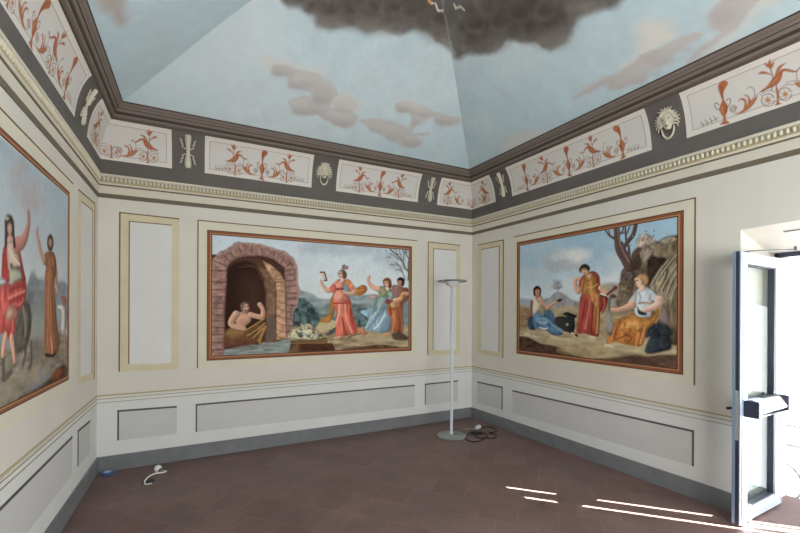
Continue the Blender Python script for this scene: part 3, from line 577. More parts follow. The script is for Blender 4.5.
def paint_river(cv):                                                  # three women, volcano, ram and rocks
    I1 = cv.crop(510, 235, 8.889); I2 = cv.crop(510, 295, 8.889); I3 = cv.crop(570, 255, 11.84); I4 = cv.crop(570, 295, 9.69); I5 = cv.crop(600, 210, 8.889); I6 = cv.crop(600, 265, 8.889); I7 = cv.crop(600, 315, 8.889); I8 = cv.crop(520, 280, 8.2)
    h = lambda y, x=560: cv.T([(x, y)])[0][1]
    cv.C[:] = grad(c(202, 208, 208), c(146, 176, 192), h(312), h(255))(cv.S, cv.V); cv.mottle(.07, .5, 21, (c(172, 190, 198), .5))
    for px, py, rx, ry, a, k in ((562, 263, 20, 8, .9, c(176, 180, 184)), (566, 257, 15, 8, .9, c(202, 204, 202)), (580, 256, 10, 6, .85, c(200, 200, 198)), (560, 268, 16, 4, .7, c(160, 168, 176)), (556, 258, 12, 8, .5, c(170, 178, 182)), (535, 273, 18, 3, .5, c(186, 190, 192)), (600, 282, 18, 5, .6, c(196, 200, 202)), (575, 285, 26, 6, .5, c(196, 200, 200)), (620, 262, 12, 8, .4, c(196, 196, 196)), (618, 285, 14, 14, .6, c(198, 200, 200))):
        cv.poly(cv.T(circ(px, py, rx, ry)), k, .035, a, wob=.05, ws=.1, seed=int(px+py))
    cv.stroke(I1((300, 235), (390, 260), (500, 240), (580, 265)), .06, c(158, 164, 170), .45, f=.05)
    # land and volcano
    cv.poly(I2((60, 40), (200, 40), (300, 30), (420, 40), (620, 60), (800, 50), (800, 200), (60, 200)), c(150, 160, 168), .02)
    cv.poly(I8((200, 170), (240, 150), (285, 108), (330, 100), (380, 130), (430, 165), (500, 200), (500, 240), (200, 240)), tex(c(146, 144, 146), .25, .04, .06), .01)
    for x, y, rx, ry, k, a in ((305, 20, 26, 16, c(110, 134, 152), .8), (305, 55, 36, 12, c(176, 160, 156), .7), (308, 70, 8, 26, c(150, 150, 152), .6)): cv.poly(I8(*circ(x, y, rx, ry, 9)), k, .03, a, wob=.03, ws=.04, seed=x)
    r = np.random.default_rng(3)
    for i in range(60): a = r.uniform(-1.1, 1.1); L = r.uniform(10, 60); cv.stroke(I8((307+L*math.sin(a), 88-L*math.cos(a)*1.2), (307+L*math.sin(a)+3, 84-L*math.cos(a)*1.2)), .007, c(104, 112, 120), .6)
    cv.poly(I2((60, 120), (180, 110), (320, 130), (480, 100), (640, 95), (900, 110), (1750, 160), (1750, 780), (60, 600)), tex(c(164, 146, 114), .3, .12, .05, 7), .015)
    cv.poly(I2((60, 130), (160, 120), (180, 150), (170, 280), (60, 290)), tex(c(134, 112, 84), .4, .08, .03), .03, .9); cv.poly(I2((80, 330), (300, 320), (700, 380), (1200, 420), (1500, 470), (1500, 530), (900, 500), (500, 420), (80, 370)), tex(c(178, 162, 128), .3, .1, .03, 4), .03)
    cv.poly(I2((80, 380), (180, 385), (270, 430), (420, 460), (540, 525), (600, 560), (80, 560)), tex(c(82, 62, 50), .5, .06, .03, 2), .01)
    cv.poly(I2((420, 480), (700, 440), (900, 480), (850, 530), (560, 530)), tex(c(172, 150, 110), .3, .1, .03, 3), .03, .7)
    cv.poly(I7((-60, 390), (80, 385), (200, 375), (310, 355), (420, 372), (560, 355), (760, 370), (760, 500), (300, 480), (60, 420)), tex(c(104, 80, 66), .45, .08, .03, 5), .01); cv.poly(I7((120, 380), (310, 358), (420, 375), (520, 420), (330, 420)), c(72, 56, 44), .03, .7)
    cv.sgn = -1; cv.form = .6
    # tree and rocks
    cv.poly(I6((-10, 200), (120, 160), (200, 200), (330, 330), (330, 420), (-10, 420)), tex(c(150, 136, 112), .3, .06, .05), .02, .8)
    rk = lambda p, k, s, a=.5: cv.poly(I5(*p), tex(k, a, .035, .06, s), .01, wob=.012, ws=.05, seed=s)
    rk(((200, 540), (270, 500), (280, 400), (340, 330), (440, 300), (500, 280), (600, 240), (690, 232), (720, 240), (720, 600), (720, 1150), (560, 1150), (300, 900), (150, 850), (170, 700)), c(112, 98, 80), 3)
    cv.poly(I6(*circ(245, 90, 62, 66)), tex(c(104, 94, 84), .45, .03, .04, 5), .01, wob=.01); cv.poly(I6(*circ(238, 195, 66, 60)), tex(c(122, 108, 86), .5, .03, .04, 6), .01, wob=.01); cv.poly(I6((165, 270), (240, 250), (310, 270), (320, 350), (200, 380), (165, 340)), tex(c(128, 112, 92), .45, .03, .04, 7), .01)
    rk(((285, 400), (360, 330), (380, 420), (350, 530), (280, 520)), c(84, 70, 56), 8); rk(((440, 310), (560, 290), (700, 260), (715, 380), (600, 440), (500, 430)), c(124, 110, 88), 9); rk(((430, 430), (520, 420), (590, 450), (540, 560), (480, 700), (420, 650)), c(66, 54, 44), 10, .4)
    rk(((360, 360), (440, 330), (470, 380), (430, 440), (370, 460)), c(168, 152, 132), 11); rk(((340, 260), (400, 220), (460, 240), (480, 290), (420, 320), (340, 330)), c(188, 166, 150), 12, .5); rk(((540, 270), (640, 235), (690, 260), (640, 300), (560, 300)), c(160, 150, 130), 13)
    cv.poly(I6((715, -130), (640, -80), (560, -10), (500, 80), (440, 190), (500, 260), (560, 330), (610, 420), (620, 533), (720, 533)), tex(c(150, 138, 112), .55, .016, .09, 2), .01)
    for p in (((700, -90), (620, 0), (520, 140)), ((710, -20), (640, 80), (560, 230)), ((710, 60), (650, 150), (600, 280)), ((620, -40), (540, 60), (470, 180)), ((705, 160), (660, 260), (640, 400)), ((600, 60), (570, 140), (520, 230))): cv.stroke(I6(*p), .016, c(92, 80, 62), .6); cv.stroke(I6(*[(x-16, y) for x, y in p]), .012, c(184, 172, 146), .6)
    cv.poly(I6((610, 360), (700, 300), (715, 533), (610, 533)), tex(c(118, 104, 80), .5, .02, .09, 6), .02, .8)
    tr = c(98, 76, 72)
    for p, w_ in ((((265, 500), (215, 430), (170, 360), (155, 270), (150, 160), (148, 130)), np.array([.11, .075, .065, .06, .06, .06])), (((270, 480), (240, 410), (205, 350), (185, 300)), .05), (((205, 340), (250, 280), (295, 220), (320, 130), (330, 110)), np.array([.04, .04, .04, .035, .03])), (((260, 430), (258, 340), (235, 270), (225, 140)), np.array([.03, .022, .018, .014])), (((150, 260), (90, 230), (50, 180)), np.array([.03, .018, .01])), (((185, 210), (205, 180), (210, 140)), .014), (((240, 210), (265, 150)), .012), (((90, 230), (80, 180)), .01), (((180, 205), (215, 205)), .012)): cv.stroke(I5(*p), w_, tr)
    cv.stroke(I5((160, 160), (175, 280), (215, 380), (260, 460)), .018, c(150, 124, 116), .6)
    for i in range(120):
        x, y = r.normal(410, 45), r.normal(275, 40); a = r.uniform(0, 6.28); cv.stroke(I5((x, y), (x+14*math.cos(a), y+14*math.sin(a))), .007, c(196, 176, 164) if i % 2 else c(122, 98, 88), .6)
    cv.form = .55; cv.sgn = -1
    # seated woman in blue with the ram
    cv.poly(I2((160, 240), (185, 190), (230, 200), (240, 290), (190, 310), (165, 285)), tex(c(66, 84, 100), .4, .03, .03), .008)
    cv.poly(I2((400, 210), (440, 190), (500, 195), (560, 230), (580, 290), (550, 335), (480, 330), (410, 270)), c(62, 62, 62), .008); cv.poly(I2((478, 168), (520, 155), (590, 185), (575, 210), (572, 270), (530, 320), (505, 270), (510, 200)), c(54, 56, 58), .006); cv.stroke(I2((480, 170), (510, 160), (540, 175), (588, 190)), .02, c(40, 40, 42)); cv.poly(I2(*circ(512, 262, 14, 16)), c(150, 152, 150), .008); cv.stroke(I2((560, 330), (600, 365)), .02, c(60, 46, 34)); cv.stroke(I2((548, 338), (575, 345)), .016, c(206, 200, 180))
    cv.poly(I2((210, 160), (260, 140), (300, 170), (320, 135), (370, 140), (400, 210), (410, 270), (480, 320), (475, 345), (420, 362), (360, 345), (310, 305), (230, 300), (205, 230)), tex(c(92, 128, 158), .3, .04, .06), .006)
    for p, k, w_ in ((((250, 220), (340, 220), (400, 280), (470, 325)), c(126, 162, 186), .04), (((300, 180), (340, 200), (390, 250)), c(52, 80, 108), .03), (((330, 150), (360, 190), (390, 240)), c(70, 104, 136), .03), (((240, 270), (310, 295), (370, 340)), c(70, 104, 136), .025), (((260, 240), (300, 250), (330, 240)), c(160, 184, 196), .03)): cv.stroke(I2(*p), w_, k, .7)
    cv.stroke(I2((265, 290), (310, 300), (335, 295)), .02, c(206, 204, 196)); cv.stroke(I2((480, 335), (515, 340)), .03, SK*.85)
    cv.poly(I2((195, 60), (220, 20), (270, 30), (290, 60), (280, 120), (250, 140), (215, 170), (200, 130)), c(204, 194, 176), .006); cv.poly(I2((230, -20), (262, -20), (285, 25), (265, 75), (235, 40)), SK*.85, .008)
    cv.stroke(I2((270, 40), (300, 90), (330, 115), (380, 80), (425, 55)), np.array([.06, .055, .05, .035, .03]), SK*.92); cv.poly(I2((415, 50), (440, 35), (470, 40), (440, 62)), c(74, 66, 62), .006); cv.stroke(I2((195, 60), (190, 120), (185, 180), (150, 210)), np.array([.04, .04, .035, .03]), c(142, 96, 74))
    cv.poly(I2((270, 80), (310, 120), (300, 190), (260, 140)), c(156, 138, 106), .008)
    cv.poly(I1((208, 510), (212, 475), (240, 452), (272, 470), (278, 510), (262, 540), (222, 545)), c(58, 42, 36), .006); cv.poly(I1((225, 490), (258, 478), (272, 500), (262, 540), (240, 560), (226, 525)), c(178, 126, 100), .006)
    # standing woman
    red = c(170, 74, 62)
    cv.poly(I3((150, 250), (250, 195), (310, 205), (350, 260), (360, 370), (385, 430), (440, 500), (430, 540), (140, 540), (140, 450), (110, 400), (110, 320)), tex(red, .25, .03, .05), .006)
    cv.poly(I4((115, 0), (290, 0), (350, 20), (365, 80), (320, 175), (295, 160), (285, 330), (270, 400), (190, 385), (140, 370), (65, 365), (85, 200)), tex(c(164, 76, 64), .3, .02, .1), .006)
    cv.poly(I3((160, 270), (200, 240), (260, 210), (300, 240), (320, 340), (330, 420), (350, 533), (240, 533), (190, 470), (120, 430), (130, 350)), tex(c(178, 122, 60), .25, .03, .06), .006)
    cv.poly(I4((215, -10), (300, -10), (285, 100), (280, 280), (270, 370), (240, 360), (230, 150)), tex(c(178, 124, 66), .3, .02, .1), .008)
    for p, k, w_ in ((((200, 40), (190, 140), (150, 330)), c(198, 112, 98), .035), (((230, 90), (215, 230), (210, 370)), c(120, 50, 42), .018), (((255, 120), (250, 250), (245, 380)), c(150, 66, 48), .018), (((150, 60), (130, 200), (90, 350)), c(132, 50, 44), .02), (((275, 130), (270, 260), (262, 370)), c(206, 150, 86), .018), (((330, 30), (340, 90), (315, 160)), c(196, 100, 84), .02), (((300, 60), (310, 110), (300, 150)), c(128, 48, 42), .016)): cv.stroke(I4(*p), w_, k, .7)
    for p, k, w_ in ((((205, 385), (270, 380), (325, 345)), c(206, 160, 90), .018), (((150, 480), (220, 500), (300, 533)), c(190, 90, 76), .03), (((180, 280), (160, 360), (150, 430)), c(140, 84, 40), .02), (((240, 280), (250, 420), (270, 533)), c(206, 152, 84), .03), (((170, 300), (220, 310), (290, 260)), c(150, 96, 48), .012)): cv.stroke(I3(*p), w_, k, .7)
    cv.poly(I3((190, 230), (230, 215), (265, 230), (245, 275), (210, 275)), c(204, 156, 122), .006)
    cv.stroke(I3((100, 420), (70, 380), (60, 310), (85, 280), (110, 290)), np.array([.075, .06, .045, .045, .04]), SK)
    cv.stroke(I3((360, 390), (400, 430), (455, 465)), np.array([.05, .045, .03]), SK); cv.stroke(I3((440, 470), (490, 430), (533, 395)), .022, c(140, 60, 52)); cv.stroke(I3((365, 455), (400, 470), (430, 475)), .02, c(206, 198, 180))
    cv.poly(I3((110, 170), (140, 120), (190, 108), (235, 145), (225, 190), (180, 160), (150, 190), (125, 210)), c(74, 54, 42), .006); cv.poly(I3((135, 175), (175, 155), (210, 175), (225, 215), (200, 245), (165, 225), (140, 210)), c(206, 162, 134), .006)
    cv.stroke(I3((145, 185), (156, 178)), .008, c(74, 48, 40)); cv.stroke(I3((172, 172), (184, 168)), .008, c(74, 48, 40)); cv.stroke(I3((165, 215), (178, 210)), .008, c(160, 80, 66)); cv.stroke(I4((200, 405), (245, 415)), .025, c(206, 190, 150))
    # seated woman in white and gold with the swan
    cv.poly(I6((500, 533), (540, 480), (580, 533), (640, 720), (560, 770), (400, 770)), tex(c(58, 66, 72), .4, .03, .04), .01); cv.poly(I7((400, 200), (440, 100), (540, 35), (640, 160), (580, 190), (460, 190)), tex(c(62, 68, 76), .4, .03, .04), .01)
    cv.poly(I6((515, 400), (560, 360), (600, 400), (610, 533), (520, 490)), c(146, 130, 128), .02, .8); cv.poly(I6((470, 440), (520, 370), (560, 370), (540, 420), (500, 520)), c(196, 158, 84), .01)
    cv.poly(I7((60, 255), (80, 170), (110, 80), (200, 20), (320, -10), (500, -30), (500, 40), (430, 100), (400, 200), (365, 275), (240, 268), (140, 240)), tex(c(186, 122, 54), .3, .04, .06), .008)
    cv.poly(I6((300, 420), (340, 470), (460, 460), (520, 380), (510, 470), (420, 560), (150, 560), (240, 470)), tex(c(196, 136, 64), .25, .03, .04), .008)
    for p, k, w_ in ((((120, 110), (110, 180), (80, 240)), c(206, 140, 70), .03), (((230, 90), (330, 110), (370, 160), (350, 260)), c(146, 82, 36), .025), (((280, 80), (250, 170), (130, 220)), c(150, 80, 40), .02), (((250, 100), (320, 90), (340, 110)), c(224, 166, 88), .05), (((400, 110), (380, 180), (360, 250)), c(214, 150, 76), .025), (((180, 60), (150, 130), (130, 200)), c(150, 70, 44), .025), (((220, 170), (280, 200), (250, 250)), c(140, 72, 38), .02), (((340, 160), (330, 220), (320, 265)), c(204, 134, 66), .03)): cv.stroke(I7(*p), w_, k, .7)
    cv.poly(I6((330, 220), (380, 195), (440, 205), (480, 250), (470, 330), (460, 440), (430, 465), (340, 460), (310, 420), (300, 340), (280, 300)), tex(c(200, 206, 210), .12, .03, .05), .006)
    cv.poly(I6((440, 215), (500, 255), (545, 280), (530, 300), (480, 320), (455, 300)), c(190, 194, 196), .006); cv.poly(I6((300, 260), (330, 230), (320, 320), (300, 350), (250, 335)), c(186, 186, 180), .006)
    cv.stroke(I6((345, 240), (360, 290), (350, 340)), .014, c(146, 158, 170), .7); cv.stroke(I6((345, 340), (400, 335), (450, 345)), .016, c(180, 150, 110)); cv.stroke(I6((450, 260), (440, 300)), .014, c(140, 156, 160), .7)
    cv.stroke(I6((525, 310), (520, 345), (470, 375), (410, 400), (370, 425)), np.array([.08, .075, .06, .05, .04]), c(216, 176, 158)); cv.stroke(I6((290, 355), (230, 380), (160, 400), (110, 395)), np.array([.075, .06, .045, .04]), SK)
    cv.poly(I6((335, 370), (350, 400), (390, 420), (415, 430), (410, 445), (345, 435)), c(54, 56, 62), .006)
    cv.poly(I6((330, 105), (370, 80), (420, 90), (437, 130), (425, 170), (395, 175), (375, 140)), c(186, 142, 96), .006); cv.poly(I6((305, 125), (340, 105), (375, 125), (385, 170), (370, 200), (335, 200), (315, 175), (318, 150)), c(214, 180, 146), .006); cv.poly(I6((350, 190), (395, 170), (400, 215), (360, 235)), c(216, 186, 158), .006)
    cv.stroke(I6((325, 138), (338, 134)), .008, c(80, 52, 40)); cv.stroke(I6((318, 178), (330, 178)), .008, c(160, 80, 66))
    cv.stroke(I6((110, 270), (85, 310), (80, 400), (75, 500), (85, 600)), np.array([.03, .025, .025, .04, .06]), c(116, 112, 104)); cv.poly(I6((60, 460), (95, 400), (105, 480), (130, 540), (100, 600), (65, 570)), c(150, 146, 138), .01, .9); cv.poly(I6((90, 275), (120, 262), (150, 280), (120, 295)), c(110, 70, 60), .006); cv.poly(I6((118, 200), (140, 185), (156, 205), (130, 222)), c(140, 52, 52), .006); cv.stroke(I6((65, 262), (120, 215)), .018, c(120, 60, 54))
    cv.stroke(I7((45, 268), (95, 270)), .02, c(206, 196, 170)); cv.mottle(.09, .02, 13); cv.mottle(.06, .15, 18)

def paint_procession(cv):                                             # woman in red on the ass, man in a brown habit
    J0 = cv.crop(0, 130, 6.667); J1 = cv.crop(0, 200, 6.667); J2 = cv.crop(0, 270, 6.667); J3 = cv.crop(0, 340, 6.667)
    h = lambda y, x=40: cv.T([(x, y)])[0][1]
    cv.C[:] = grad(c(176, 180, 180), c(150, 164, 172), h(300), h(180))(cv.S, cv.V); cv.mottle(.06, .5, 31, (c(160, 172, 178), .5))
    for x, y, rx, ry, a in ((130, 320, 60, 90, .5), (190, 400, 60, 90, .55), (230, 470, 70, 70, .55), (110, 260, 50, 50, .4), (170, 500, 60, 60, .5)): cv.poly(J0(*circ(x, y, rx, ry)), c(160, 152, 154), .05, a+.15, wob=.08, ws=.1, seed=x)
    cv.poly(J2((-900, 200), (-300, 60), (60, 150), (170, 110), (200, 30), (222, 12), (250, 60), (300, 100), (300, 500), (-900, 900)), tex(c(128, 134, 138), .25, .12, .1), .015)
    cv.poly(J2((150, 190), (235, 135), (300, 190), (300, 500), (150, 500)), tex(c(118, 122, 122), .3, .1, .06), .015); cv.poly(J2((350, 170), (380, 90), (410, 75), (450, 125), (450, 400), (350, 400)), tex(c(132, 140, 144), .25, .1, .1), .015)
    cv.poly(J2((200, 300), (300, 290), (300, 480), (190, 480)), c(142, 142, 136), .05, .8)
    cv.poly(J2((-900, 900), (-300, 600), (100, 500), (210, 470), (300, 465), (450, 440), (460, 1000), (-900, 2500)), tex(c(130, 122, 108), .35, .1, .03, 8), .02)
    cv.poly(J3((210, 20), (290, 30), (290, 110), (210, 150)), c(108, 104, 96), .03, .7)
    for x, y, rx, ry, k in ((270, 240, 50, 40, c(122, 134, 156)), (230, 300, 50, 30, c(128, 136, 150)), (235, 230, 18, 40, c(176, 148, 96)), (300, 190, 22, 30, c(168, 140, 96)), (170, 240, 40, 40, c(156, 140, 112)), (60, 330, 60, 60, c(146, 138, 116))): cv.poly(J3(*circ(x, y, rx, ry)), k, .05, .6, wob=.04, ws=.08, seed=x)
    cv.poly(J3((120, 390), (230, 330), (350, 240), (380, 190), (430, 165), (450, 235), (350, 300), (200, 390)), tex(c(84, 66, 56), .5, .05, .03), .012); cv.poly(J3((345, 240), (375, 190), (410, 200), (400, 240), (360, 265)), c(130, 74, 44), .02)
    cv.form = .5
    # the ass, woman in red
    cv.poly(J2((95, 230), (150, 200), (185, 220), (205, 300), (195, 440), (150, 540), (80, 540), (90, 400)), tex(c(104, 97, 90), .35, .04, .06), .01); cv.stroke(J2((185, 240), (190, 360), (165, 533)), .03, c(74, 68, 64), .8); cv.stroke(J2((150, 250), (165, 380), (160, 480)), .03, c(148, 138, 112), .5)
    for p in (((165, 0), (165, 100), (150, 160)), ((205, 20), (205, 150), (190, 185)), ((15, 60), (20, 200), (20, 260), (70, 210))): cv.stroke(J3(*p), .03, c(88, 78, 72), .8)
    cv.poly(J1((20, 320), (45, 300), (60, 400), (60, 540), (10, 540), (10, 400)), tex(c(172, 66, 64), .25, .03, .08), .006); cv.poly(J1((105, 320), (130, 350), (150, 450), (168, 545), (130, 545), (125, 440)), tex(c(150, 56, 56), .25, .03, .08), .006)
    cv.poly(J2((-80, 90), (60, 90), (100, 60), (165, 70), (168, 190), (130, 260), (105, 330), (95, 420), (60, 462), (15, 420), (-80, 440)), tex(c(184, 88, 80), .3, .03, .06), .006)
    for p, k in ((((60, 140), (110, 110), (160, 100)), c(140, 52, 50)), (((50, 190), (110, 160), (160, 140)), c(216, 128, 116)), (((60, 220), (110, 190), (160, 175)), c(146, 58, 54)), (((10, 150), (20, 300), (40, 420)), c(220, 118, 104)), (((45, 260), (20, 340), (50, 430)), c(140, 54, 50)), (((100, 240), (140, 220), (150, 190)), c(206, 112, 100)), (((80, 340), (80, 400), (60, 440)), c(214, 116, 104))): cv.stroke(J2(*p), .02, k, .7)
    cv.poly(J2((40, 260), (75, 235), (110, 255), (112, 310), (70, 340), (35, 320)), c(160, 116, 98), .015); cv.poly(J2((45, 275), (75, 250), (80, 300), (50, 320)), c(206, 176, 150), .02, .6)
    cv.poly(J1((45, 275), (90, 265), (112, 330), (132, 420), (122, 465), (60, 475), (45, 400)), tex(c(184, 164, 148), .15, .03, .05), .006); cv.stroke(J1((60, 330), (90, 390), (125, 430)), .02, c(206, 190, 166), .7); cv.stroke(J1((70, 440), (90, 465), (120, 460)), .03, c(80, 84, 66), .8)
    cv.poly(J2((62, 0), (128, 0), (142, 60), (100, 75), (65, 95)), c(158, 160, 140), .01)
    cv.stroke(J1((105, 305), (150, 275), (175, 215), (187, 150), (185, 85)), np.array([.09, .07, .055, .04, .045]), c(172, 120, 108))
    cv.poly(J1((28, 130), (42, 100), (70, 105), (88, 150), (92, 230), (100, 310), (88, 315), (76, 240), (50, 245), (42, 300), (28, 315), (28, 200)), c(74, 60, 54), .006); cv.poly(J1((46, 165), (62, 150), (77, 170), (76, 215), (62, 238), (47, 212)), c(176, 138, 122), .006); cv.poly(J1((50, 235), (75, 235), (85, 275), (45, 280)), c(182, 146, 130), .008); cv.poly(J1(*circ(45, 122, 14, 12)), c(190, 186, 180), .008)
    cv.poly(J2((-80, 60), (20, 55), (28, 95), (-80, 110)), c(176, 184, 190), .008)
    cv.stroke(J2((32, 440), (22, 500), (15, 560)), .045, SK); cv.stroke(J2((72, 455), (82, 520), (92, 610)), np.array([.05, .045, .03]), SK)
    # man in the brown habit, small attendant
    rb = c(146, 100, 66)
    cv.stroke(J2((365, 20), (372, 90), (382, 150)), np.array([.06, .05, .035]), c(178, 140, 120)); cv.stroke(J1((362, 430), (370, 480), (372, 533)), .06, c(170, 132, 112))
    cv.poly(J1((288, 370), (315, 345), (355, 350), (372, 430), (358, 540), (298, 540), (305, 450), (284, 410)), tex(rb, .25, .02, .08), .006)
    cv.poly(J2((302, -10), (358, -10), (362, 130), (372, 300), (388, 470), (382, 545), (350, 570), (296, 568), (293, 300)), tex(rb, .3, .02, .12), .006)
    for p, k in ((((320, 20), (320, 250), (310, 500)), c(176, 124, 84)), (((345, 60), (350, 280), (370, 500)), c(110, 72, 48)), (((330, 200), (335, 400), (340, 540)), c(186, 112, 96))): cv.stroke(J2(*p), .025, k, .6)
    cv.poly(J1(*circ(332, 285, 21, 56)), c(88, 68, 58), .006); cv.poly(J1((322, 262), (340, 258), (345, 290), (336, 318), (322, 300)), c(164, 124, 106), .006)
    cv.stroke(J1((290, 400), (270, 350), (256, 290), (243, 225), (247, 185)), np.array([.06, .05, .045, .035, .02]), c(174, 138, 120)); cv.stroke(J3((335, -10), (345, 60), (340, 110)), .03, c(190, 130, 106)); cv.stroke(J3((300, 100), (350, 105), (365, 85)), .02, c(60, 44, 36))
    cv.poly(J2((385, 240), (415, 235), (432, 262), (428, 412), (400, 416), (406, 285)), c(196, 192, 184), .006); cv.stroke(J2((385, 245), (410, 250)), .03, c(196, 190, 180)); cv.poly(J2(*circ(426, 205, 15, 30)), c(150, 100, 78), .006); cv.stroke(J2((405, 190), (425, 175)), .02, c(150, 96, 72)); cv.stroke(J2((432, 225), (436, 300), (434, 380)), .02, c(150, 96, 72)); cv.stroke(J2((408, 410), (410, 520)), .025, c(170, 132, 112)); cv.stroke(J2((424, 410), (426, 520)), .025, c(170, 132, 112))
    cv.mottle(.08, .025, 14); cv.mottle(.06, .2, 19)

bq = wall_quad('B', (198.3, 219.8), (417.5, 240.3), (415.6, 355.5), (196, 368.5)); fq = wall_quad('B', (208.3, 229.9), (412.9, 246.6), (410.4, 350.7), (205.5, 360.8))
fresco('B', 'back wall fresco of a half-naked man under a brick arch and a woman in red', bq, fq, paint_arch, .0058)
bq = wall_quad('R', (513.6, 236.6), (695.7, 197.2), (695.6, 385.4), (514, 356)); fq = wall_quad('R', (517, 242.4), (683.6, 210), (683.6, 375), (517, 353.5))
fresco('R', 'right wall fresco of three robed women with rocks, a black ram and a volcano', bq, fq, paint_river, .005)
S = FLAT['L']; a = S.inv(69, 190.8); b = S.inv(69, 378.5); o = S.inv(72.7, 183); a2 = S.inv(0, 132); b2 = S.inv(0, 417); YL = 1.1
hb, ht = (b[1]+b2[1])/2, (a[1]+a2[1])/2
fresco('L', 'left wall fresco of a woman in red on an ass and a brown-robed man', [np.array([YL-.08, o[1]]), np.array([o[0], o[1]]), np.array([o[0], hb-.09]), np.array([YL-.08, hb-.09])],
       [np.array([YL, ht]), np.array([a[0], ht]), np.array([a[0], hb]), np.array([YL, hb])], paint_procession, .0058)
# ------------------------------------------------------------------ frieze: orange grotesque panels, lion masks, ribboned bundles
OR, ORD, ORL, LN = c(160, 90, 52), c(122, 70, 48), c(182, 124, 78), c(132, 120, 114)
VB, VT = FRZ['R'].vat(2.992), FRZ['R'].vat(3.335)
SG = {'B': 1, 'L': 1, 'R': -1}
def trace_motifs():
    S = FRZ['R']; K = lambda *p: np.array([S.inv(675+a/5.33, 40+b/5.33) for a, b in p])
    def loc(x0): 
        s0 = K((x0, 400))[0][0]
        def f(*p):
            q = K(*p); return np.c_[-(q[:, 0]-s0), q[:, 1]-VB]
        return f
    M = {}
    f = loc(213)
    M['vase'] = [('p', f((193, 372), (205, 350), (222, 348), (236, 372), (230, 408), (218, 424), (204, 416), (192, 392)), OR), ('p', f((203, 350), (206, 335), (200, 318), (210, 316), (216, 335), (222, 350)), OR), ('p', f((196, 466), (210, 448), (213, 420), (224, 420), (228, 442), (243, 455), (240, 462)), OR),
                 ('p', f((204, 325), (192, 300), (183, 265), (200, 240), (222, 236), (236, 248), (226, 270), (214, 295), (211, 325)), OR), ('s', f((200, 260), (204, 300), (207, 330)), .006, ORD), ('s', f((193, 388), (180, 385), (168, 368), (172, 352), (184, 356), (188, 364)), .006, ORD), ('s', f((236, 376), (248, 352), (246, 332), (234, 332), (230, 342)), .006, ORD), ('s', f((206, 372), (206, 400)), .012, ORL), ('s', f((228, 370), (226, 400)), .008, ORD)]
    f = loc(265)
    a = np.linspace(0, 4.2*PI, 26)
    M['leaf'] = [('s', f(*[(264+(20-1.35*k)*math.cos(-t-.3), 386+(20-1.35*k)*math.sin(-t-.3)*1.05) for k, t in zip(np.arange(26)*.5, a)]), .005, ORD), ('p', f((262, 410), (300, 400), (330, 370), (352, 345), (388, 318), (374, 352), (345, 384), (305, 408)), OR), ('p', f((318, 380), (322, 350), (300, 336), (292, 350), (296, 330), (322, 330), (334, 352), (332, 376)), OR),
                 ('p', f((340, 355), (338, 325), (316, 312), (335, 312), (350, 330), (352, 350)), OR), ('s', f((352, 345), (372, 318), (370, 285), (350, 268), (334, 280)), .004, ORD), ('s', f((300, 402), (335, 375), (370, 338)), .008, ORL), ('s', f((375, 320), (400, 300), (425, 292)), .004, ORD)]
    f = loc(478)
    star = lambda x, y: [('p', f(*[(x+(24 if k % 2 == 0 else 9)*math.cos(k*PI/6+.3), y+(24 if k % 2 == 0 else 9)*math.sin(k*PI/6+.3)) for k in range(12)]), c(172, 112, 62)), ('s', f(*circ(x, y, 33)), .005, ORD)]
    M['wheels'] = star(434, 342)+star(522, 312)+[('s', f((478, 282), (484, 320), (484, 362)), .012, OR), ('p', f((466, 372), (484, 350), (505, 362), (486, 368)), OR), ('s', f((395, 318), (430, 292), (470, 300)), .004, ORD), ('s', f((486, 296), (520, 266), (565, 262)), .004, ORD)]
    M['flower'] = [('s', f((462, 235), (452, 200), (445, 172)), .006, ORD), ('p', f((412, 148), (432, 152), (440, 128), (452, 150), (464, 136), (460, 165), (446, 178), (425, 168)), OR), ('p', f((384, 206), (400, 192), (428, 196), (458, 214), (425, 206)), OR), ('p', f((468, 212), (486, 168), (526, 148), (502, 172), (476, 210)), OR)]
    M['bird'] = [('p', f((394, 297), (428, 268), (452, 236), (478, 206), (505, 194), (503, 228), (484, 258), (456, 274), (425, 286)), OR), ('s', f((490, 212), (504, 190), (530, 186), (562, 194), (580, 194)), np.array([.03, .022, .016, .013, .008]), OR), ('s', f((578, 192), (596, 176), (606, 186)), .004, ORD), ('s', f((458, 268), (452, 290)), .006, ORD), ('s', f((476, 262), (478, 288)), .006, ORD), ('s', f((420, 282), (455, 255), (490, 215)), .008, ORL), ('s', f((400, 296), (450, 272)), .008, ORD)]
    f = loc(213)
    M['sprig'] = [('s', f((95, 472), (140, 455), (190, 428)), .004, ORD)]+[('s', f((x, 470-(x-95)*.45), (x-12, 470-(x-95)*.45-13)), .005, ORD) for x in range(108, 195, 22)]+[('s', f((x, 472-(x-95)*.45), (x+2, 472-(x-95)*.45+11)), .005, ORD) for x in range(108, 195, 22)]
    dx = lambda a, b: float(-(K((b, 400))[0][0]-K((a, 400))[0][0]))
    return M, dx(213, 265), dx(213, 478)
MOT, DLEAF, DBIRD = trace_motifs()
def put(cv, keys, s0, sgn):
    for k in keys.split():
        for m in MOT[k]:
            q = np.c_[s0+sgn*m[1][:, 0], VB+m[1][:, 1]]
            if m[0] == 'p': cv.poly(q, m[2], .004, .95, sm=k not in ('wheels',))
            else: cv.stroke(q, m[2], m[3], .9, f=.004)
PBASE, PBAND = c(200, 197, 192), c(208, 203, 195)
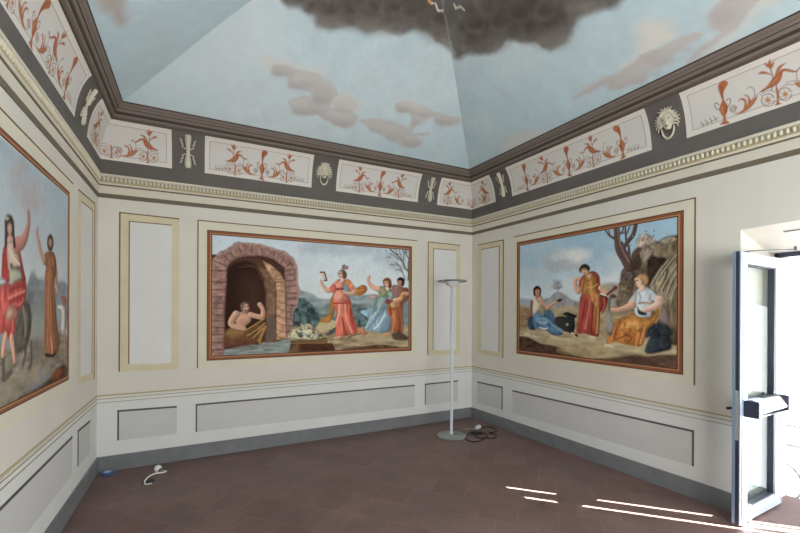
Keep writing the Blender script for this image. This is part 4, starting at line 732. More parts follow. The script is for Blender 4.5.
def panel_canvas(w, s0, s1, res=.0052, mitre=None):
    """s0 -> s1 runs left to right in the room view; mitre: which end follows the corner"""
    S = FRZ[w]; nv = int((VT-VB)/res); nu = int(abs(s1-s0)/res)+2; v = np.linspace(VB, VT, nv)[:, None]; u = np.linspace(0, 1, nu)[None, :]
    dd = np.interp(v, S.V, S.P[:, 0]); A0 = np.full_like(v, s0); A1 = np.full_like(v, s1)
    if mitre:
        m = {('B', 'l'): XL+FRZ['L'].d(v), ('B', 'r'): XR-dd, ('L', 'r'): YB-dd, ('R', 'l'): YB-dd}[(w, mitre)]
        if mitre == 'l': A0 = m
        else: A1 = m
    G = A0*(1-u)+A1*u; cv = Canvas(S, G, np.broadcast_to(v, G.shape), PBASE); cv.mottle(.025, .25, 3)
    e0 = abs(cv.S-A0) if mitre != 'l' else np.full(G.shape, 9.); e1 = abs(cv.S-A1) if mitre != 'r' else np.full(G.shape, 9.)
    ed = np.minimum(np.minimum(e0, e1), np.minimum(cv.V-VB, VT-cv.V)); cv.C[ed < .045] = PBAND; k = np.clip(1-abs(ed-.047)/.004, 0, 1)[..., None]*.9; cv.C[:] = cv.C*(1-k)+LN*k
    return cv
def panel_obj(cvs, label):
    o = grid_mesh('frieze_panel', [(cv.f.pos(cv.S, cv.V, .002), cv.C) for cv in cvs], M_PAINT); o['label'] = label; o['category'] = 'painted panel'; o['group'] = 'grotesque panels of the frieze'; return o
def s_at(w, bot, top): S = FRZ[w]; return (S.inv(*bot)[0]+S.inv(*top)[0])/2
def three(cv, s0, s1, w):                                              # bird - vase - bird
    m = (s0+s1)/2; g = SG[w]; k = min(1, abs(s1-s0)/1.16)
    put(cv, 'vase', m, g)
    for sd in (-1, 1):
        put(cv, 'leaf', m+sd*g*DLEAF*1.0, g*sd); put(cv, 'bird flower wheels', m+sd*g*DBIRD*.98*k, -g*sd)
        put(cv, 'sprig', m+sd*g*(DBIRD*.98*k+.035), -g*sd)
def five(cv, s0, s1, w):                                               # vase - bird - vase - bird - vase
    m = (s0+s1)/2; g = SG[w]; E_ = abs(s1-s0)/2-.26; k = E_/(2*DBIRD)
    put(cv, 'vase', m, g)
    for sd in (-1, 1):
        put(cv, 'leaf', m+sd*g*DLEAF, g*sd); put(cv, 'bird flower wheels', m+sd*g*E_*.5, -g*sd); put(cv, 'leaf', m+sd*g*(E_-DLEAF), -g*sd)
        put(cv, 'vase sprig', m+sd*g*E_, -g*sd)
p2 = (s_at('B', (204.5, 173), (205.3, 133)), s_at('B', (311.5, 189), (314.5, 154))); p3 = (s_at('B', (336, 193), (339.5, 158.5)), s_at('B', (417.3, 205), (423.4, 173)))
cv = panel_canvas('B', *p2); three(cv, *p2, 'B'); panel_obj([cv], 'orange bird-and-vase frieze panel on the back wall, left of its lion mask')
cv = panel_canvas('B', *p3); three(cv, *p3, 'B'); panel_obj([cv], 'orange bird-and-vase frieze panel on the back wall, right of its lion mask')
p5 = (s_at('R', (513, 198), (506, 171)), s_at('R', (652, 149), (644, 108)))
cv = panel_canvas('R', *p5); five(cv, *p5, 'R'); panel_obj([cv], 'orange vase frieze panel on the right wall, corner side of the lion mask')
y6 = s_at('R', (687, 137), (679, 94)); p6 = (y6, y6-abs(p5[1]-p5[0]))
cv = panel_canvas('R', *p6, res=.0042); five(cv, *p6, 'R'); panel_obj([cv], 'orange vase frieze panel on the right wall, door side of the lion mask')
# corner panels, folded over two walls
b1 = s_at('B', (171.4, 167.5), (172, 126)); l1 = s_at('L', (85, 134), (106, 94))
cb = panel_canvas('B', XL, b1, mitre='l'); cl = panel_canvas('L', l1, YB, mitre='r'); 
sb = FRZ['B'].inv(148.8, 150)[0]; dc = sb-XL-.03
put(cb, 'bird flower wheels', sb, -1); put(cb, 'leaf', sb-dc*.62, 1); put(cl, 'bird flower wheels', YB-.03-min(dc, (YB-l1)*.6), 1); put(cl, 'leaf', YB-.03-dc*.38, -1); put(cb, 'wheels', XL+.1, 1)
panel_obj([cl, cb], 'orange bird frieze panel folded into the back left corner above the cornice')
b4 = s_at('B', (436.4, 208), (442.4, 178)); r4 = s_at('R', (495, 204), (489.5, 174))
cb = panel_canvas('B', b4, XR, mitre='r'); cr = panel_canvas('R', YB, r4, mitre='l'); sb = FRZ['B'].inv(447.5, 198)[0]; dc = XR-.03-sb
put(cb, 'bird flower wheels', sb, 1); put(cb, 'leaf', XR-.03-dc*.42, -1); sr = FRZ['R'].inv(486.5, 195)[0]; put(cr, 'bird flower wheels', max(sr, r4+.19), 1); put(cr, 'leaf', YB-.03-dc*.42, -1)
for cv_, s_ in ((cb, XR-.05), (cr, YB-.05)): put(cv_, 'wheels', s_, 1)
panel_obj([cb, cr], 'orange bird frieze panel folded into the back right corner above the floor lamp')
l0 = s_at('L', (73, 107), (93, 79)); p0 = (l0-abs(p5[1]-p5[0]), l0)
cv = panel_canvas('L', *p0, res=.0046); five(cv, *p0, 'L'); panel_obj([cv], 'orange vase frieze panel high on the left wall above the fresco')

def lion(w, px, label):
    S = FRZ[w]; s0, v0 = S.inv(*px); g = SG[w]; t = thing('lion_mask', label, 'lion mask', tuple(S.pos(s0, v0-.13)), 'lion masks of the frieze'); q = lambda x, y, o: tuple(S.pos(s0+g*x, v0+y, o))
    def dome(bm, cx, cy, rx, ry, hgt, mi=0, shape=None, n=18, m=5):
        rows = []
        for j in range(m):
            a = j/m*PI/2; rows.append([bm.verts.new(q(cx+rx*math.cos(a)*math.cos(2*PI*k/n)*(shape(math.sin(2*PI*k/n)) if shape else 1), cy+ry*math.cos(a)*math.sin(2*PI*k/n), hgt*math.sin(a))) for k in range(n)])
        top = bm.verts.new(q(cx, cy, hgt))
        for j in range(m):
            for k in range(n):
                f = bm.faces.new([rows[j][k], rows[j][(k+1) % n]]+([rows[j+1][(k+1) % n], rows[j+1][k]] if j+1 < m else [top])); f.material_index = mi; f.smooth = True
    bm = bmesh.new(); dome(bm, 0, .005, .05, .085, .022, 0, lambda y: 1 if y > 0 else 1+.45*y); dome(bm, 0, -.048, .026, .026, .032, 0); dome(bm, 0, -.01, .014, .045, .03, 0)
    dome(bm, 0, -.036, .014, .009, .042, 1, n=10, m=3); dome(bm, 0, -.072, .016, .006, .028, 1, n=10, m=3)
    for sx in (-1, 1): dome(bm, sx*.022, .022, .009, .006, .027, 1, n=10, m=3); dome(bm, sx*.024, .036, .016, .007, .028, 0, n=10, m=3)
    bmesh.ops.recalc_face_normals(bm, faces=bm.faces); finish('face', bm, [M_STUC, M_STUCD], t)
    bm = bmesh.new(); r = random.Random(int(px[0]))
    for i in range(17):
        a = math.radians(-35+250*i/16); R0 = .05; pts = [(R0*math.cos(a), .02+.06*math.sin(a))]
        for k in range(1, 5): pts.append((pts[0][0]+.013*k*math.cos(a)+.008*math.sin(k*1.9+i)*math.sin(a), pts[0][1]+.010*k*math.sin(a)-.008*math.sin(k*1.9+i)*math.cos(a)-(.006*k if abs(math.cos(a)) > .6 else 0)))
        tube(bm, [q(x, y, .008) for x, y in spline(pts, 3)], [max(.0035, .0105-.0006*k) for k in range(len(spline(pts, 3)))], 7)
    for i in range(9):
        a = math.radians(20+140*i/8); dome(bm, .045*math.cos(a), .045+.045*math.sin(a), .016, .013, .024, 0, n=10, m=3)
    finish('mane', bm, M_STUC, t, smooth=True)
    bm = bmesh.new(); rg = [(.048*math.cos(a), -.055+(.085*math.sin(a))) for a in np.linspace(PI*.97, 2.03*PI, 22)]; tube(bm, [q(x, y, .012) for x, y in rg], [.005+.005*math.sin(PI*i/21) for i in range(22)], 8)
    finish('ring', bm, M_STUC, t, smooth=True)
lion('B', (324.3, 172.5), 'grey-cream lion mask with ring on the back wall frieze'); lion('R', (667.5, 121.5), 'grey-cream lion mask with ring on the right wall frieze')
def bundle(w, px, label):
    S = FRZ[w]; s0, v0 = S.inv(*px); v0 = (VB+VT)/2; g = SG[w]; t = thing('ribboned_bundle', label, 'frieze ornament', tuple(S.pos(s0, v0-.15)), 'ribboned bundles of the frieze'); q = lambda x, y, o: tuple(S.pos(s0+g*x, v0+y, o))
    RS = .6 if w == 'L' else .92
    bm = bmesh.new(); pr = [(-.16, .02), (-.15, .03), (-.12, .036), (-.08, .031), (-.04, .023), (-.03, .026), (-.02, .021), (.02, .02), (.03, .025), (.04, .021), (.08, .027), (.12, .033), (.15, .033), (.165, .026)]
    tube(bm, [q(0, y, .002) for y, r in pr], [r*RS for y, r in pr], 12); finish('torch', bm, M_STUC, t, smooth=True)
    for sx in (-1, 1):
        for sy in (-1, 1):
            bm = bmesh.new(); pts = [(.018*sx, .028*sy), (.035*sx, .03*sy), (.05*sx, .045*sy), (.045*sx, .065*sy), (.06*sx, .08*sy), (.058*sx, .1*sy), (.072*sx, .118*sy)]; P = spline(pts, 4)
            tube(bm, [q(x, y, .004) for x, y in P], [.004+.003*abs(math.sin(i*.55)) for i in range(len(P))], 7); finish('ribbon', bm, M_STUC, t, smooth=True)
bundle('B', (188, 150), 'cream ribboned bundle on the grey frieze, back wall near the left corner'); bundle('B', (430, 193), 'cream ribboned bundle on the grey frieze, back wall near the right corner')
bundle('R', (502.5, 187), 'cream ribboned bundle on the grey frieze, right wall near the corner'); bundle('L', (90, 97), 'cream ribboned bundle on the grey frieze of the left wall')
# ------------------------------------------------------------------ vaulted ceiling painted as sky
def vault_face(w, nu, nv, painter, vmax=None):
    S = VLT[w]; v = np.linspace(0, S.V[-1] if vmax is None else vmax, nv); d = S.d(v); dL = VLT['L'].d(v); dd = np.interp(v, S.V, S.P[:, 0])
    a, b = {'B': (XL+dL, XR-dd), 'F': (XL+dL, XR-dd), 'L': (YF+dd, YB-dd), 'R': (YF+dd, YB-dd)}[w]
    a = np.minimum(a, b); u = np.linspace(0, 1, nu)[None, :]; G = a[:, None]*(1-u)+b[:, None]*u
    cv = Canvas(S, G, np.broadcast_to(v[:, None], G.shape), c(166, 180, 185)); painter(cv); L = cv.C.mean(-1, keepdims=True); cv.C *= 1.12+.24*np.clip((L-.2)/.3, 0, 1); return (S.pos(cv.S, cv.V), cv.C)
def sky_base(cv, seed, top=1.0):
    cv.C[:] = c(160, 178, 185); cv.mottle(.10, .8, seed, (c(180, 188, 190), .6)); cv.mottle(.07, .16, seed+2); cv.mottle(.05, .05, seed+4)
def cloud(cv, P, k, f=.05, a=.9, wob=.07, ws=.16, seed=1, lit=None):
    cv.poly(P, k, f, a, wob=wob, ws=ws, seed=seed)
DK, DKK, DKL = c(100, 95, 91), c(66, 60, 56), c(128, 123, 119)
def lumps(cv, L, al=.95):
    for x, y, r, k in L: cv.poly(cv.T(circ(x, y, r)), tex(DKL, .25, .06, .05, int(x)), .016, al, wob=.018, ws=.06, seed=int(x))
    for x, y, r, k in L: cv.poly(cv.T(circ(x, y-r*.18, r*.86)), tex(DK, .3, .07, .06, int(x)), r*.005+.01, .85, wob=.03, ws=.07, seed=int(x)+3)
    for x, y, r, k in L: cv.poly(cv.T(circ(x-r*.1, y-r*.3, r*.6)), tex(DKK, .3, .07, .06, int(x)), r*.010, .6, wob=.03, ws=.08, seed=int(x)+5)
def billows(cv, L):
    for x, y, r in L:
        a = np.linspace(-.2, PI+.2, 9)+(x % 3-1)*.4; cv.stroke(cv.T([(x+r*math.cos(t), y+r*.75*math.sin(t)) for t in a]), np.array([.01, .02, .03, .04, .04, .04, .03, .02, .01]), c(130, 125, 121), .2+.1*(x % 2), f=.045)
        cv.poly(cv.T(circ(x, y-r*.1, r*.7)), DKK, .05, .4, wob=.02, ws=.06, seed=int(x))
def puffs(cv, K, L, lo, hi):
    """little rounded billows, crisp and grey below, fading to light above"""
    for x, y, rx, ry in L:
        P = K(*circ(x, y, rx, ry)); v0, v1 = P[:, 1].min(), P[:, 1].max(); u = circ(0, 0, 1)
        cv.poly(P, grad(lo, hi, v0, v0+(v1-v0)*.8), .012, .42, wob=.03, ws=.07, seed=int(x))
def sky_back(cv):
    sky_base(cv, 41)
    K = cv.crop(240, 0, 3.3333); g, gl, gd = c(164, 163, 162), c(182, 181, 178), c(148, 146, 145)
    cv.poly(K((-320, 0), (100, 0), (60, 150), (-100, 330), (-340, 320)), c(178, 186, 188), .3, .5)
    cv.poly(K((60, 190), (110, 185), (215, 225), (280, 240), (250, 300), (150, 250), (90, 225)), gl, .04, .7, wob=.03)
    cloud(cv, K((100, 232), (125, 215), (200, 235), (255, 245), (318, 295), (325, 325), (300, 352), (250, 345), (235, 315), (200, 298), (165, 285), (160, 258), (120, 250)), g, seed=3, wob=.02, ws=.07, f=.012)
    cloud(cv, K((305, 330), (345, 310), (392, 335), (392, 375), (345, 380), (310, 360)), gl*.96, seed=4, wob=.02, ws=.07, f=.012)
    cloud(cv, K((165, 335), (215, 320), (255, 340), (320, 360), (385, 378), (388, 405), (342, 426), (305, 410), (265, 388), (215, 384), (175, 368)), g, seed=5, wob=.02, ws=.07, f=.012)
    for x, y, rx, ry in ((140, 243, 30, 10), (195, 288, 30, 12), (270, 330, 34, 16), (210, 372, 34, 11), (345, 410, 34, 14)): cv.poly(K(*circ(x, y, rx, ry)), gd, .05, .55)
    for x, y, rx, ry in ((230, 262, 40, 14), (290, 290, 24, 14), (200, 340, 30, 10), (330, 378, 40, 10)): cv.poly(K(*circ(x, y, rx, ry)), gl, .06, .4)
    cloud(cv, K((395, 400), (470, 395), (520, 410), (560, 425), (600, 462), (603, 478), (580, 493), (535, 487), (500, 465), (450, 440)), g, seed=6, wob=.02, ws=.07, f=.014)
    cloud(cv, K((520, 345), (560, 338), (605, 350), (650, 372), (735, 395), (735, 405), (690, 420), (655, 413), (640, 392), (600, 408), (575, 445), (625, 440), (620, 452), (560, 450), (570, 400), (560, 378), (525, 372)), g, seed=7, wob=.02, ws=.07, f=.012)
    for x, y, rx, ry in ((575, 478, 30, 12), (690, 408, 40, 10), (545, 365, 22, 9)): cv.poly(K(*circ(x, y, rx, ry)), gd, .05, .5)
    cv.poly(K((525, 340), (560, 335), (640, 358), (600, 370)), gl, .04, .6)
    puffs(cv, K, [(140, 238, 32, 15), (190, 280, 32, 18), (235, 268, 34, 22), (285, 290, 36, 26), (270, 325, 34, 22), (210, 368, 38, 15), (265, 362, 34, 20), (345, 405, 38, 20), (300, 385, 34, 18), (350, 350, 40, 26), (460, 425, 34, 20), (520, 445, 40, 26), (575, 470, 32, 20), (545, 360, 26, 16), (610, 375, 34, 18), (690, 402, 40, 13), (600, 405, 28, 14)], gd, g*1.08)
    # great dark cloud
    cv.poly(cv.T([(280, -60), (284, 1), (312, 5), (318, 24), (335, 27), (352, 24), (366, 31), (384, 26), (396, 33), (407, 31), (420, 25), (431, 26), (436, 37), (449, 48), (456, 51), (459, 30), (466, -60)]), DK, .035, .95, wob=.02, ws=.1)
    lumps(cv, [(290, -6, 9, 0), (312, 6, 9, 0), (330, 12, 15, 0), (350, 12, 15, 0), (372, 10, 21, 0), (396, 14, 19, 0), (416, 10, 18, 0), (446, 24, 20, 0), (430, 12, 20, 0)])
    billows(cv, [(300, 2, 7), (328, 12, 9), (350, 10, 9), (372, 14, 10), (392, 8, 10), (410, 12, 9), (385, 22, 8), (440, 20, 9), (360, 2, 8)])
    cv.poly(cv.T(circ(330, 24, 12, 4)), c(126, 121, 117), .06, .5); cv.poly(cv.T(circ(372, 27, 14, 5)), c(122, 117, 113), .06, .4); cv.poly(cv.T(circ(470, 46, 20, 8)), c(112, 106, 101), .08, .4)
    cv.stroke(K((630, -6), (635, 10), (652, 12), (660, 36), (685, 35), (697, 43), (705, 18), (715, 30), (725, 20), (748, 32)), .016, c(190, 186, 170), .85, sm=False); cv.stroke(K((626, -5), (634, 10)), .02, c(186, 128, 80))
def sky_right(cv):
    sky_base(cv, 47)
    K = cv.crop(600, 0, 4.0); g, gl, gd = c(164, 161, 160), c(188, 184, 176), c(150, 147, 146)
    cv.poly(K((140, 170), (150, 100), (210, 75), (270, 85), (320, 140), (260, 190), (180, 220)), gl, .06, .75, wob=.05)
    cv.poly(K((80, 270), (170, 205), (200, 200), (120, 290)), gl, .04, .6)
    cloud(cv, K((-118, 397), (-60, 360), (0, 320), (60, 290), (110, 262), (170, 215), (260, 180), (330, 145), (425, 130), (370, 172), (300, 215), (250, 262), (190, 288), (188, 318), (120, 342), (50, 358), (30, 350), (40, 330), (0, 345), (-60, 380)), g, seed=13, wob=.02, ws=.07, f=.012)
    for x, y, rx, ry in ((130, 325, 50, 14), (240, 240, 50, 20), (60, 345, 26, 8)): cv.poly(K(*circ(x, y, rx, ry)), gd, .06, .5)
    puffs(cv, K, [(130, 322, 52, 18), (70, 340, 34, 14), (200, 280, 44, 28), (260, 235, 44, 26), (320, 190, 44, 24), (-40, 350, 40, 18), (20, 320, 36, 20)], gd, g*1.06)
    cv.poly(K((480, 0), (690, -60), (700, 0), (640, 40), (570, 105), (520, 160), (440, 210), (400, 225), (500, 120)), gl*.96, .08, .8)
    cloud(cv, K((435, 75), (445, 40), (490, 0), (560, -40), (640, -20), (600, 40), (560, 90), (530, 130), (470, 170), (400, 215), (350, 265), (330, 290), (315, 285), (360, 225), (430, 165), (490, 135), (450, 112)), g, seed=14, wob=.02, ws=.07, f=.012)
    for x, y, rx, ry in ((470, 75, 28, 30), (390, 220, 40, 24), (520, 60, 30, 30)): cv.poly(K(*circ(x, y, rx, ry)), gd, .07, .5)
    cv.poly(cv.T([(505, 141), (520, 132), (540, 131), (552, 138), (540, 147), (515, 152), (500, 152)]), c(178, 174, 170), .06, .6)
    cv.poly(cv.T([(452, 50), (470, 54), (494, 52), (497, 43), (512, 38), (527, 43), (536, 37), (547, 48), (559, 46), (570, 35), (570, 25), (584, 14), (595, 11), (617, 5), (630, -20), (600, -80), (440, -80)]), DK, .035, .95, wob=.02, ws=.1)
    lumps(cv, [(470, 32, 20, 0), (489, 33, 19, 0), (527, 28, 15, 0), (549, 30, 18, 0), (515, 22, 16, 0), (560, 18, 15, 0), (585, 2, 12, 0), (605, -4, 10, 0), (535, 8, 22, 0), (500, 0, 26, 0)])
    billows(cv, [(475, 25, 9), (500, 22, 10), (488, 8, 9), (520, 14, 10), (545, 12, 9), (552, 26, 9), (530, 30, 8), (470, 42, 8), (575, 4, 7)])
    cv.poly(cv.T(circ(555, 38, 14, 8)), c(128, 123, 118), .06, .5); cv.poly(cv.T(circ(585, 6, 16, 6)), c(132, 127, 122), .06, .5); cv.stroke(cv.T([(454, 4), (456, 9), (460, 6), (464, 10)]), .016, c(190, 186, 170), .8, sm=False)
def sky_left(cv):
    sky_base(cv, 53); K = cv.crop(0, 0, 4.0)
    cloud(cv, K((360, -60), (495, -60), (500, 10), (515, 70), (505, 100), (485, 104), (462, 85), (440, 50), (410, 50), (385, 0)), c(158, 150, 146), f=.04, wob=.02)
    cv.poly(K((600, 60), (720, 120), (800, 240), (560, 380), (520, 300)), c(160, 170, 174), .2, .4)
def sky_front(cv): sky_base(cv, 59); 
ceil_parts = [vault_face('B', 420, 200, sky_back), vault_face('R', 400, 170, sky_right), vault_face('L', 260, 110, sky_left), vault_face('F', 40, 30, sky_front)]
grid_mesh('ceiling', ceil_parts, M_PAINT, kind='structure')
# ------------------------------------------------------------------ floor lamp
LX, LY = floor_pt(451.5, 436)
t = thing('floor_lamp', 'tall grey torchiere floor lamp with glass disc, standing in the back right corner', 'floor lamp', (LX, LY, 0))
bm = bmesh.new(); lathe(bm, [(0, 0), (.178, 0), (.184, .004), (.184, .012), (.178, .017), (.06, .022), (.03, .026), (0, .027)], LX, LY, 48); finish('base', bm, M_LBASE, t)
bm = bmesh.new(); lathe(bm, [(0, .02), (.026, .02), (.026, .045), (.0185, .05), (.0175, 1.86), (.024, 1.868), (.024, 1.885), (0, 1.885)], LX, LY, 20); finish('pole', bm, M_POLE, t)
bm = bmesh.new(); lathe(bm, [(0, 1.875), (.03, 1.878), (.06, 1.895), (.083, 1.925), (.09, 1.95), (.086, 1.95), (.078, 1.926), (.055, 1.9), (.028, 1.884), (0, 1.882)], LX, LY, 32); finish('lamp_bowl', bm, M_FROST, t, label='frosted white bowl')
bm = bmesh.new(); lathe(bm, [(.088, 1.952), (.176, 1.952), (.176, 1.958), (.088, 1.958)], LX, LY, 48, close=True); gd = finish('glass_disc', bm, glass_mat('lamp_glass', (.8, .84, .84)), t, label='clear glass disc')
bm = bmesh.new(); lathe(bm, [(.174, 1.949), (.18, 1.949), (.182, 1.955), (.18, 1.961), (.174, 1.961)], LX, LY, 48, close=True); finish('rim', bm, M_DARK, gd, label='dark rim')
bm = bmesh.new(); lathe(bm, [(.08, 1.95), (.092, 1.95), (.092, 1.96), (.08, 1.96)], LX, LY, 32, close=True)
for a in (.3, 2.2, 4.1): bbox(bm, LX+.06*math.cos(a)-.02, LX+.06*math.cos(a)+.02, LY+.06*math.sin(a)-.012, LY+.06*math.sin(a)+.012, 1.935, 1.962, .003)
finish('bulb_holder', bm, M_DARK, t, label='dark metal holder')
def fl(x0, y0, sc, pts, z): return [(*floor_pt(x0+a/sc, y0+b/sc), z) for a, b in pts]
bm = bmesh.new(); P = fl(430, 410, 10, [(330, 200), (385, 196), (435, 193), (462, 190)], .008); P[0] = (P[0][0], P[0][1], .012); tube(bm, spline(P, 4), .0045, 7); finish('power_cord', bm, mat('cord_pale', c(168, 160, 120), .5), t, label='pale power cord')
# coiled extension lead with socket block and white plug
PX_, PY_ = floor_pt(478, 431); t = thing('extension_lead', 'coiled black extension lead with a white plug, lying beside the floor lamp base', 'cable', (PX_, PY_, 0))
bm = bmesh.new(); P = fl(430, 410, 10, [(445, 243), (400, 232), (372, 250), (352, 272), (368, 300), (420, 322), (480, 318), (540, 292), (575, 268), (560, 245), (515, 236), (470, 250), (455, 272), (500, 285), (560, 284), (610, 288), (650, 283), (664, 266), (640, 252), (590, 240), (630, 232), (665, 215), (640, 188), (590, 174), (540, 178), (508, 188)], .007)
P = [(x, y, .0065+.006*(i in (9, 10, 18, 19, 20))) for i, (x, y, z) in enumerate(P)]; tube(bm, spline(P, 5), .006, 8); finish('cord', bm, M_BLACK, t)
def rbox(bm, cx, cy, z0, z1, lx, ly, ang, r=.006):
    b2 = bmesh.new(); bbox(b2, -lx/2, lx/2, -ly/2, ly/2, z0, z1, r); ca, sa = math.cos(ang), math.sin(ang)
    for v in b2.verts: x, y = v.co.x, v.co.y; v.co.x, v.co.y = cx+x*ca-y*sa, cy+x*sa+y*ca
    merge(bm, b2)
bm = bmesh.new(); bx, by = floor_pt(476.5, 434); rbox(bm, bx, by, 0, .042, .14, .06, -.5); sb_ = finish('socket_block', bm, M_BLACK, t)
bm = bmesh.new()
for k in (-1, 0, 1): x, y = bx+.04*k*math.cos(-.5), by+.04*k*math.sin(-.5); lathe(bm, [(0, .0425), (.014, .0425), (.014, .044), (0, .044)], x, y, 14)
finish('socket', bm, M_DARK, sb_)
bm = bmesh.new(); x, y = floor_pt(478.8, 430.3); rbox(bm, x, y, .028, .07, .055, .045, -.5, .01); rbox(bm, x+.012, y+.05, .0, .04, .05, .04, -.5, .01); finish('plug', bm, M_WHITE, t, label='white plug')
# white cable end on the floor near the left corner
x0, y0 = floor_pt(158, 471.5); t = thing('lamp_holder_cable', 'white cable end with a round white fitting, on the floor near the back left corner', 'cable', (x0, y0, 0))
bm = bmesh.new(); lathe(bm, [(0, 0), (.018, .001), (.029, .01), (.033, .025), (.031, .04), (.022, .054), (.01, .06), (0, .061)], x0, y0, 20); finish('round_fitting', bm, M_WHITE, t)
bm = bmesh.new(); xa, ya = floor_pt(161, 472.6); tube(bm, [(x0+.02, y0-.02, .018), (xa+.01, ya-.02, .012)], [.02, .016], 12); finish('collar', bm, mat('fitting_grey', c(110, 112, 112), .5), t, label='grey collar')
bm = bmesh.new(); P = fl(100, 455, 8.889, [(545, 155), (590, 152), (560, 165), (500, 182), (440, 215), (408, 245), (396, 264), (410, 270), (440, 264), (462, 262)], .008); P = [(a, b, .009+.02*math.sin(PI*min(1, max(0, (i-2)/5)))) for i, (a, b, z) in enumerate(P)]; tube(bm, spline(P, 5), .006, 9); finish('cable', bm, M_WHITE, t)
xb, yb = floor_pt(148.5, 481.8); bm = bmesh.new(); lathe(bm, [(0, 0), (.05, 0), (.054, .004), (.05, .008), (.02, .009), (0, .009)], xb, yb, 24); finish('floor_plate', bm, mat('floor_plate_dark', c(52, 56, 62), .5), t, label='dark round plate under the cable')
xc, yc = floor_pt(105, 472.5); yc = min(yc, YB-.09); xc = max(xc, XL+.1)
t = thing('tape_roll', 'small flat blue roll on the floor against the back left corner', 'roll', (xc, yc, 0)); bm = bmesh.new(); lathe(bm, [(.03, 0), (.046, 0), (.049, .004), (.049, .02), (.046, .024), (.03, .024)], xc, yc, 28, close=True); finish('tape', bm, M_BLUE, t)
bm = bmesh.new(); lathe(bm, [(.022, 0), (.0295, 0), (.0295, .025), (.022, .025)], xc, yc, 28, close=True); finish('core', bm, mat('roll_core_pale', c(170, 184, 196), .6), t, label='pale core')

# ------------------------------------------------------------------ glazed door standing open
DX0, DX1, DY0, DY1, DZ0, DZ1 = 3.451, 4.175, 1.275, 1.325, .012, 1.985
door = thing('door_1', 'open pale aluminium glazed door with a push bar, at the right edge', 'door', (DX1, DY1, 0)); del door['category']; del door['label']; door['kind'] = 'structure'
bm = bmesh.new()
for a, b, d_, e in ((DX0, DX0+.11, DZ0, DZ1), (DX1-.12, DX1, DZ0, DZ1), (DX0+.11, DX1-.12, DZ1-.085, DZ1), (DX0+.11, DX1-.12, DZ0, DZ0+.1), (DX0+.11, DX1-.12, .79, .885)): bbox(bm, a, b, DY0, DY1, d_, e, .005)
for a, b, d_, e in ((DX0+.022, DX0+.034, DZ0+.03, DZ1-.03), (DX1-.034, DX1-.022, DZ0+.03, DZ1-.03)): box(bm, a, b, DY0-.004, DY0, d_, e)
leaf = finish('door_leaf', bm, M_ALU, door)
bm = bmesh.new(); bbox(bm, DX0-.006, DX0, DY1-.02, DY1-.002, DZ0, DZ1, .002); bbox(bm, DX0-.006, DX0, DY0+.0, DY0+.008, DZ0, DZ1, .002); finish('edge_profile', bm, M_EDGE, leaf, label='blue-grey edge profile')
bm = bmesh.new(); box(bm, DX0-.003, DX0, DY0+.009, DY1-.021, DZ0, .62); box(bm, DX0-.003, DX0, DY0+.009, DY1-.021, .98, DZ1); finish('edge_groove', bm, M_NAVY, leaf, label='dark edge groove')
bm = bmesh.new(); bbox(bm, DX0-.005, DX0, DY0+.009, DY1-.021, .625, .975, .001); finish('lock_plate', bm, M_SIL, leaf, label='silver lock plate')
for z0, z1 in ((DZ0+.1, .79), (.885, DZ1-.085)):
    bm = bmesh.new(); x0, x1 = DX0+.11, DX1-.12
    for a, b, d_, e in ((x0, x0+.012, z0, z1), (x1-.025, x1, z0, z1), (x0, x1, z0, z0+.012), (x0, x1, z1-.012, z1)): box(bm, a, b, DY0+.004, DY1-.004, d_, e)
    gk = finish('gasket', bm, M_NAVY, leaf, label='dark gasket')
    bm = bmesh.new(); box(bm, x0+.012, x1-.025, 1.299, 1.303, z0+.012, z1-.012); finish('glass_pane', bm, glass_mat('door_glass'), leaf, label='clear glass pane')
bm = bmesh.new(); px0, px1 = 3.49, 4.02; pf = [(DY0, .80), (DY0-.075, .815), (DY0-.085, .83), (DY0-.06, .872), (DY0-.045, .895), (DY0-.03, .905), (DY0, .905)]
va = [bm.verts.new((px0+.045, y, z)) for y, z in pf]; vb = [bm.verts.new((px1-.015, y, z)) for y, z in pf]
for i in range(len(pf)): bm.faces.new([va[i], va[(i+1) % len(pf)], vb[(i+1) % len(pf)], vb[i]])
bm.faces.new(va[::-1]); bm.faces.new(vb); bmesh.ops.recalc_face_normals(bm, faces=bm.faces); pb = finish('push_bar', bm, mat('push_bar_pale', c(214, 220, 228), .3, spec=.5), door, label='pale push bar')
bm = bmesh.new(); bbox(bm, px0, px0+.045, DY0-.09, DY0, .79, .912, .008); bbox(bm, px1-.015, px1, DY0-.09, DY0, .795, .91, .004); bbox(bm, px0+.045, px1-.015, DY0-.04, DY0, .905, .913, .002); bbox(bm, px0+.045, px1-.015, DY0-.08, DY0, .793, .80, .002); finish('end_cap', bm, M_NAVY, pb, label='navy end caps')
bm = bmesh.new(); tube(bm, [(DX0+.05, DY1, .84), (DX0+.05, DY1+.02, .84)], .008, 10); tube(bm, [(DX0+.05, DY1+.012, .84), (DX0-.012, DY1+.02, .842)], [.007, .011], 10); finish('door_handle', bm, M_BLACK, door, label='small black handle on the back')
for z in (.25, 1.0, 1.72):
    bm = bmesh.new(); tube(bm, [(DX1+.006, DY1+.002, z-.05), (DX1+.006, DY1+.002, z+.05)], .01, 10); finish('hinge', bm, M_EDGE, door)
bm = bmesh.new(); tube(bm, [(3.6, 1.3, 1.994), (3.62, 1.29, 2.0), (4.1, 1.18, 2.035)], .006, 8); bbox(bm, 3.585, 3.625, 1.285, 1.318, DZ1, 2.0, .003); tube(bm, [(4.1, 1.18, 2.028), (4.1, 1.18, 2.075)], .009, 8); finish('closer_arm', bm, M_DARK, door, label='thin dark closer arm')
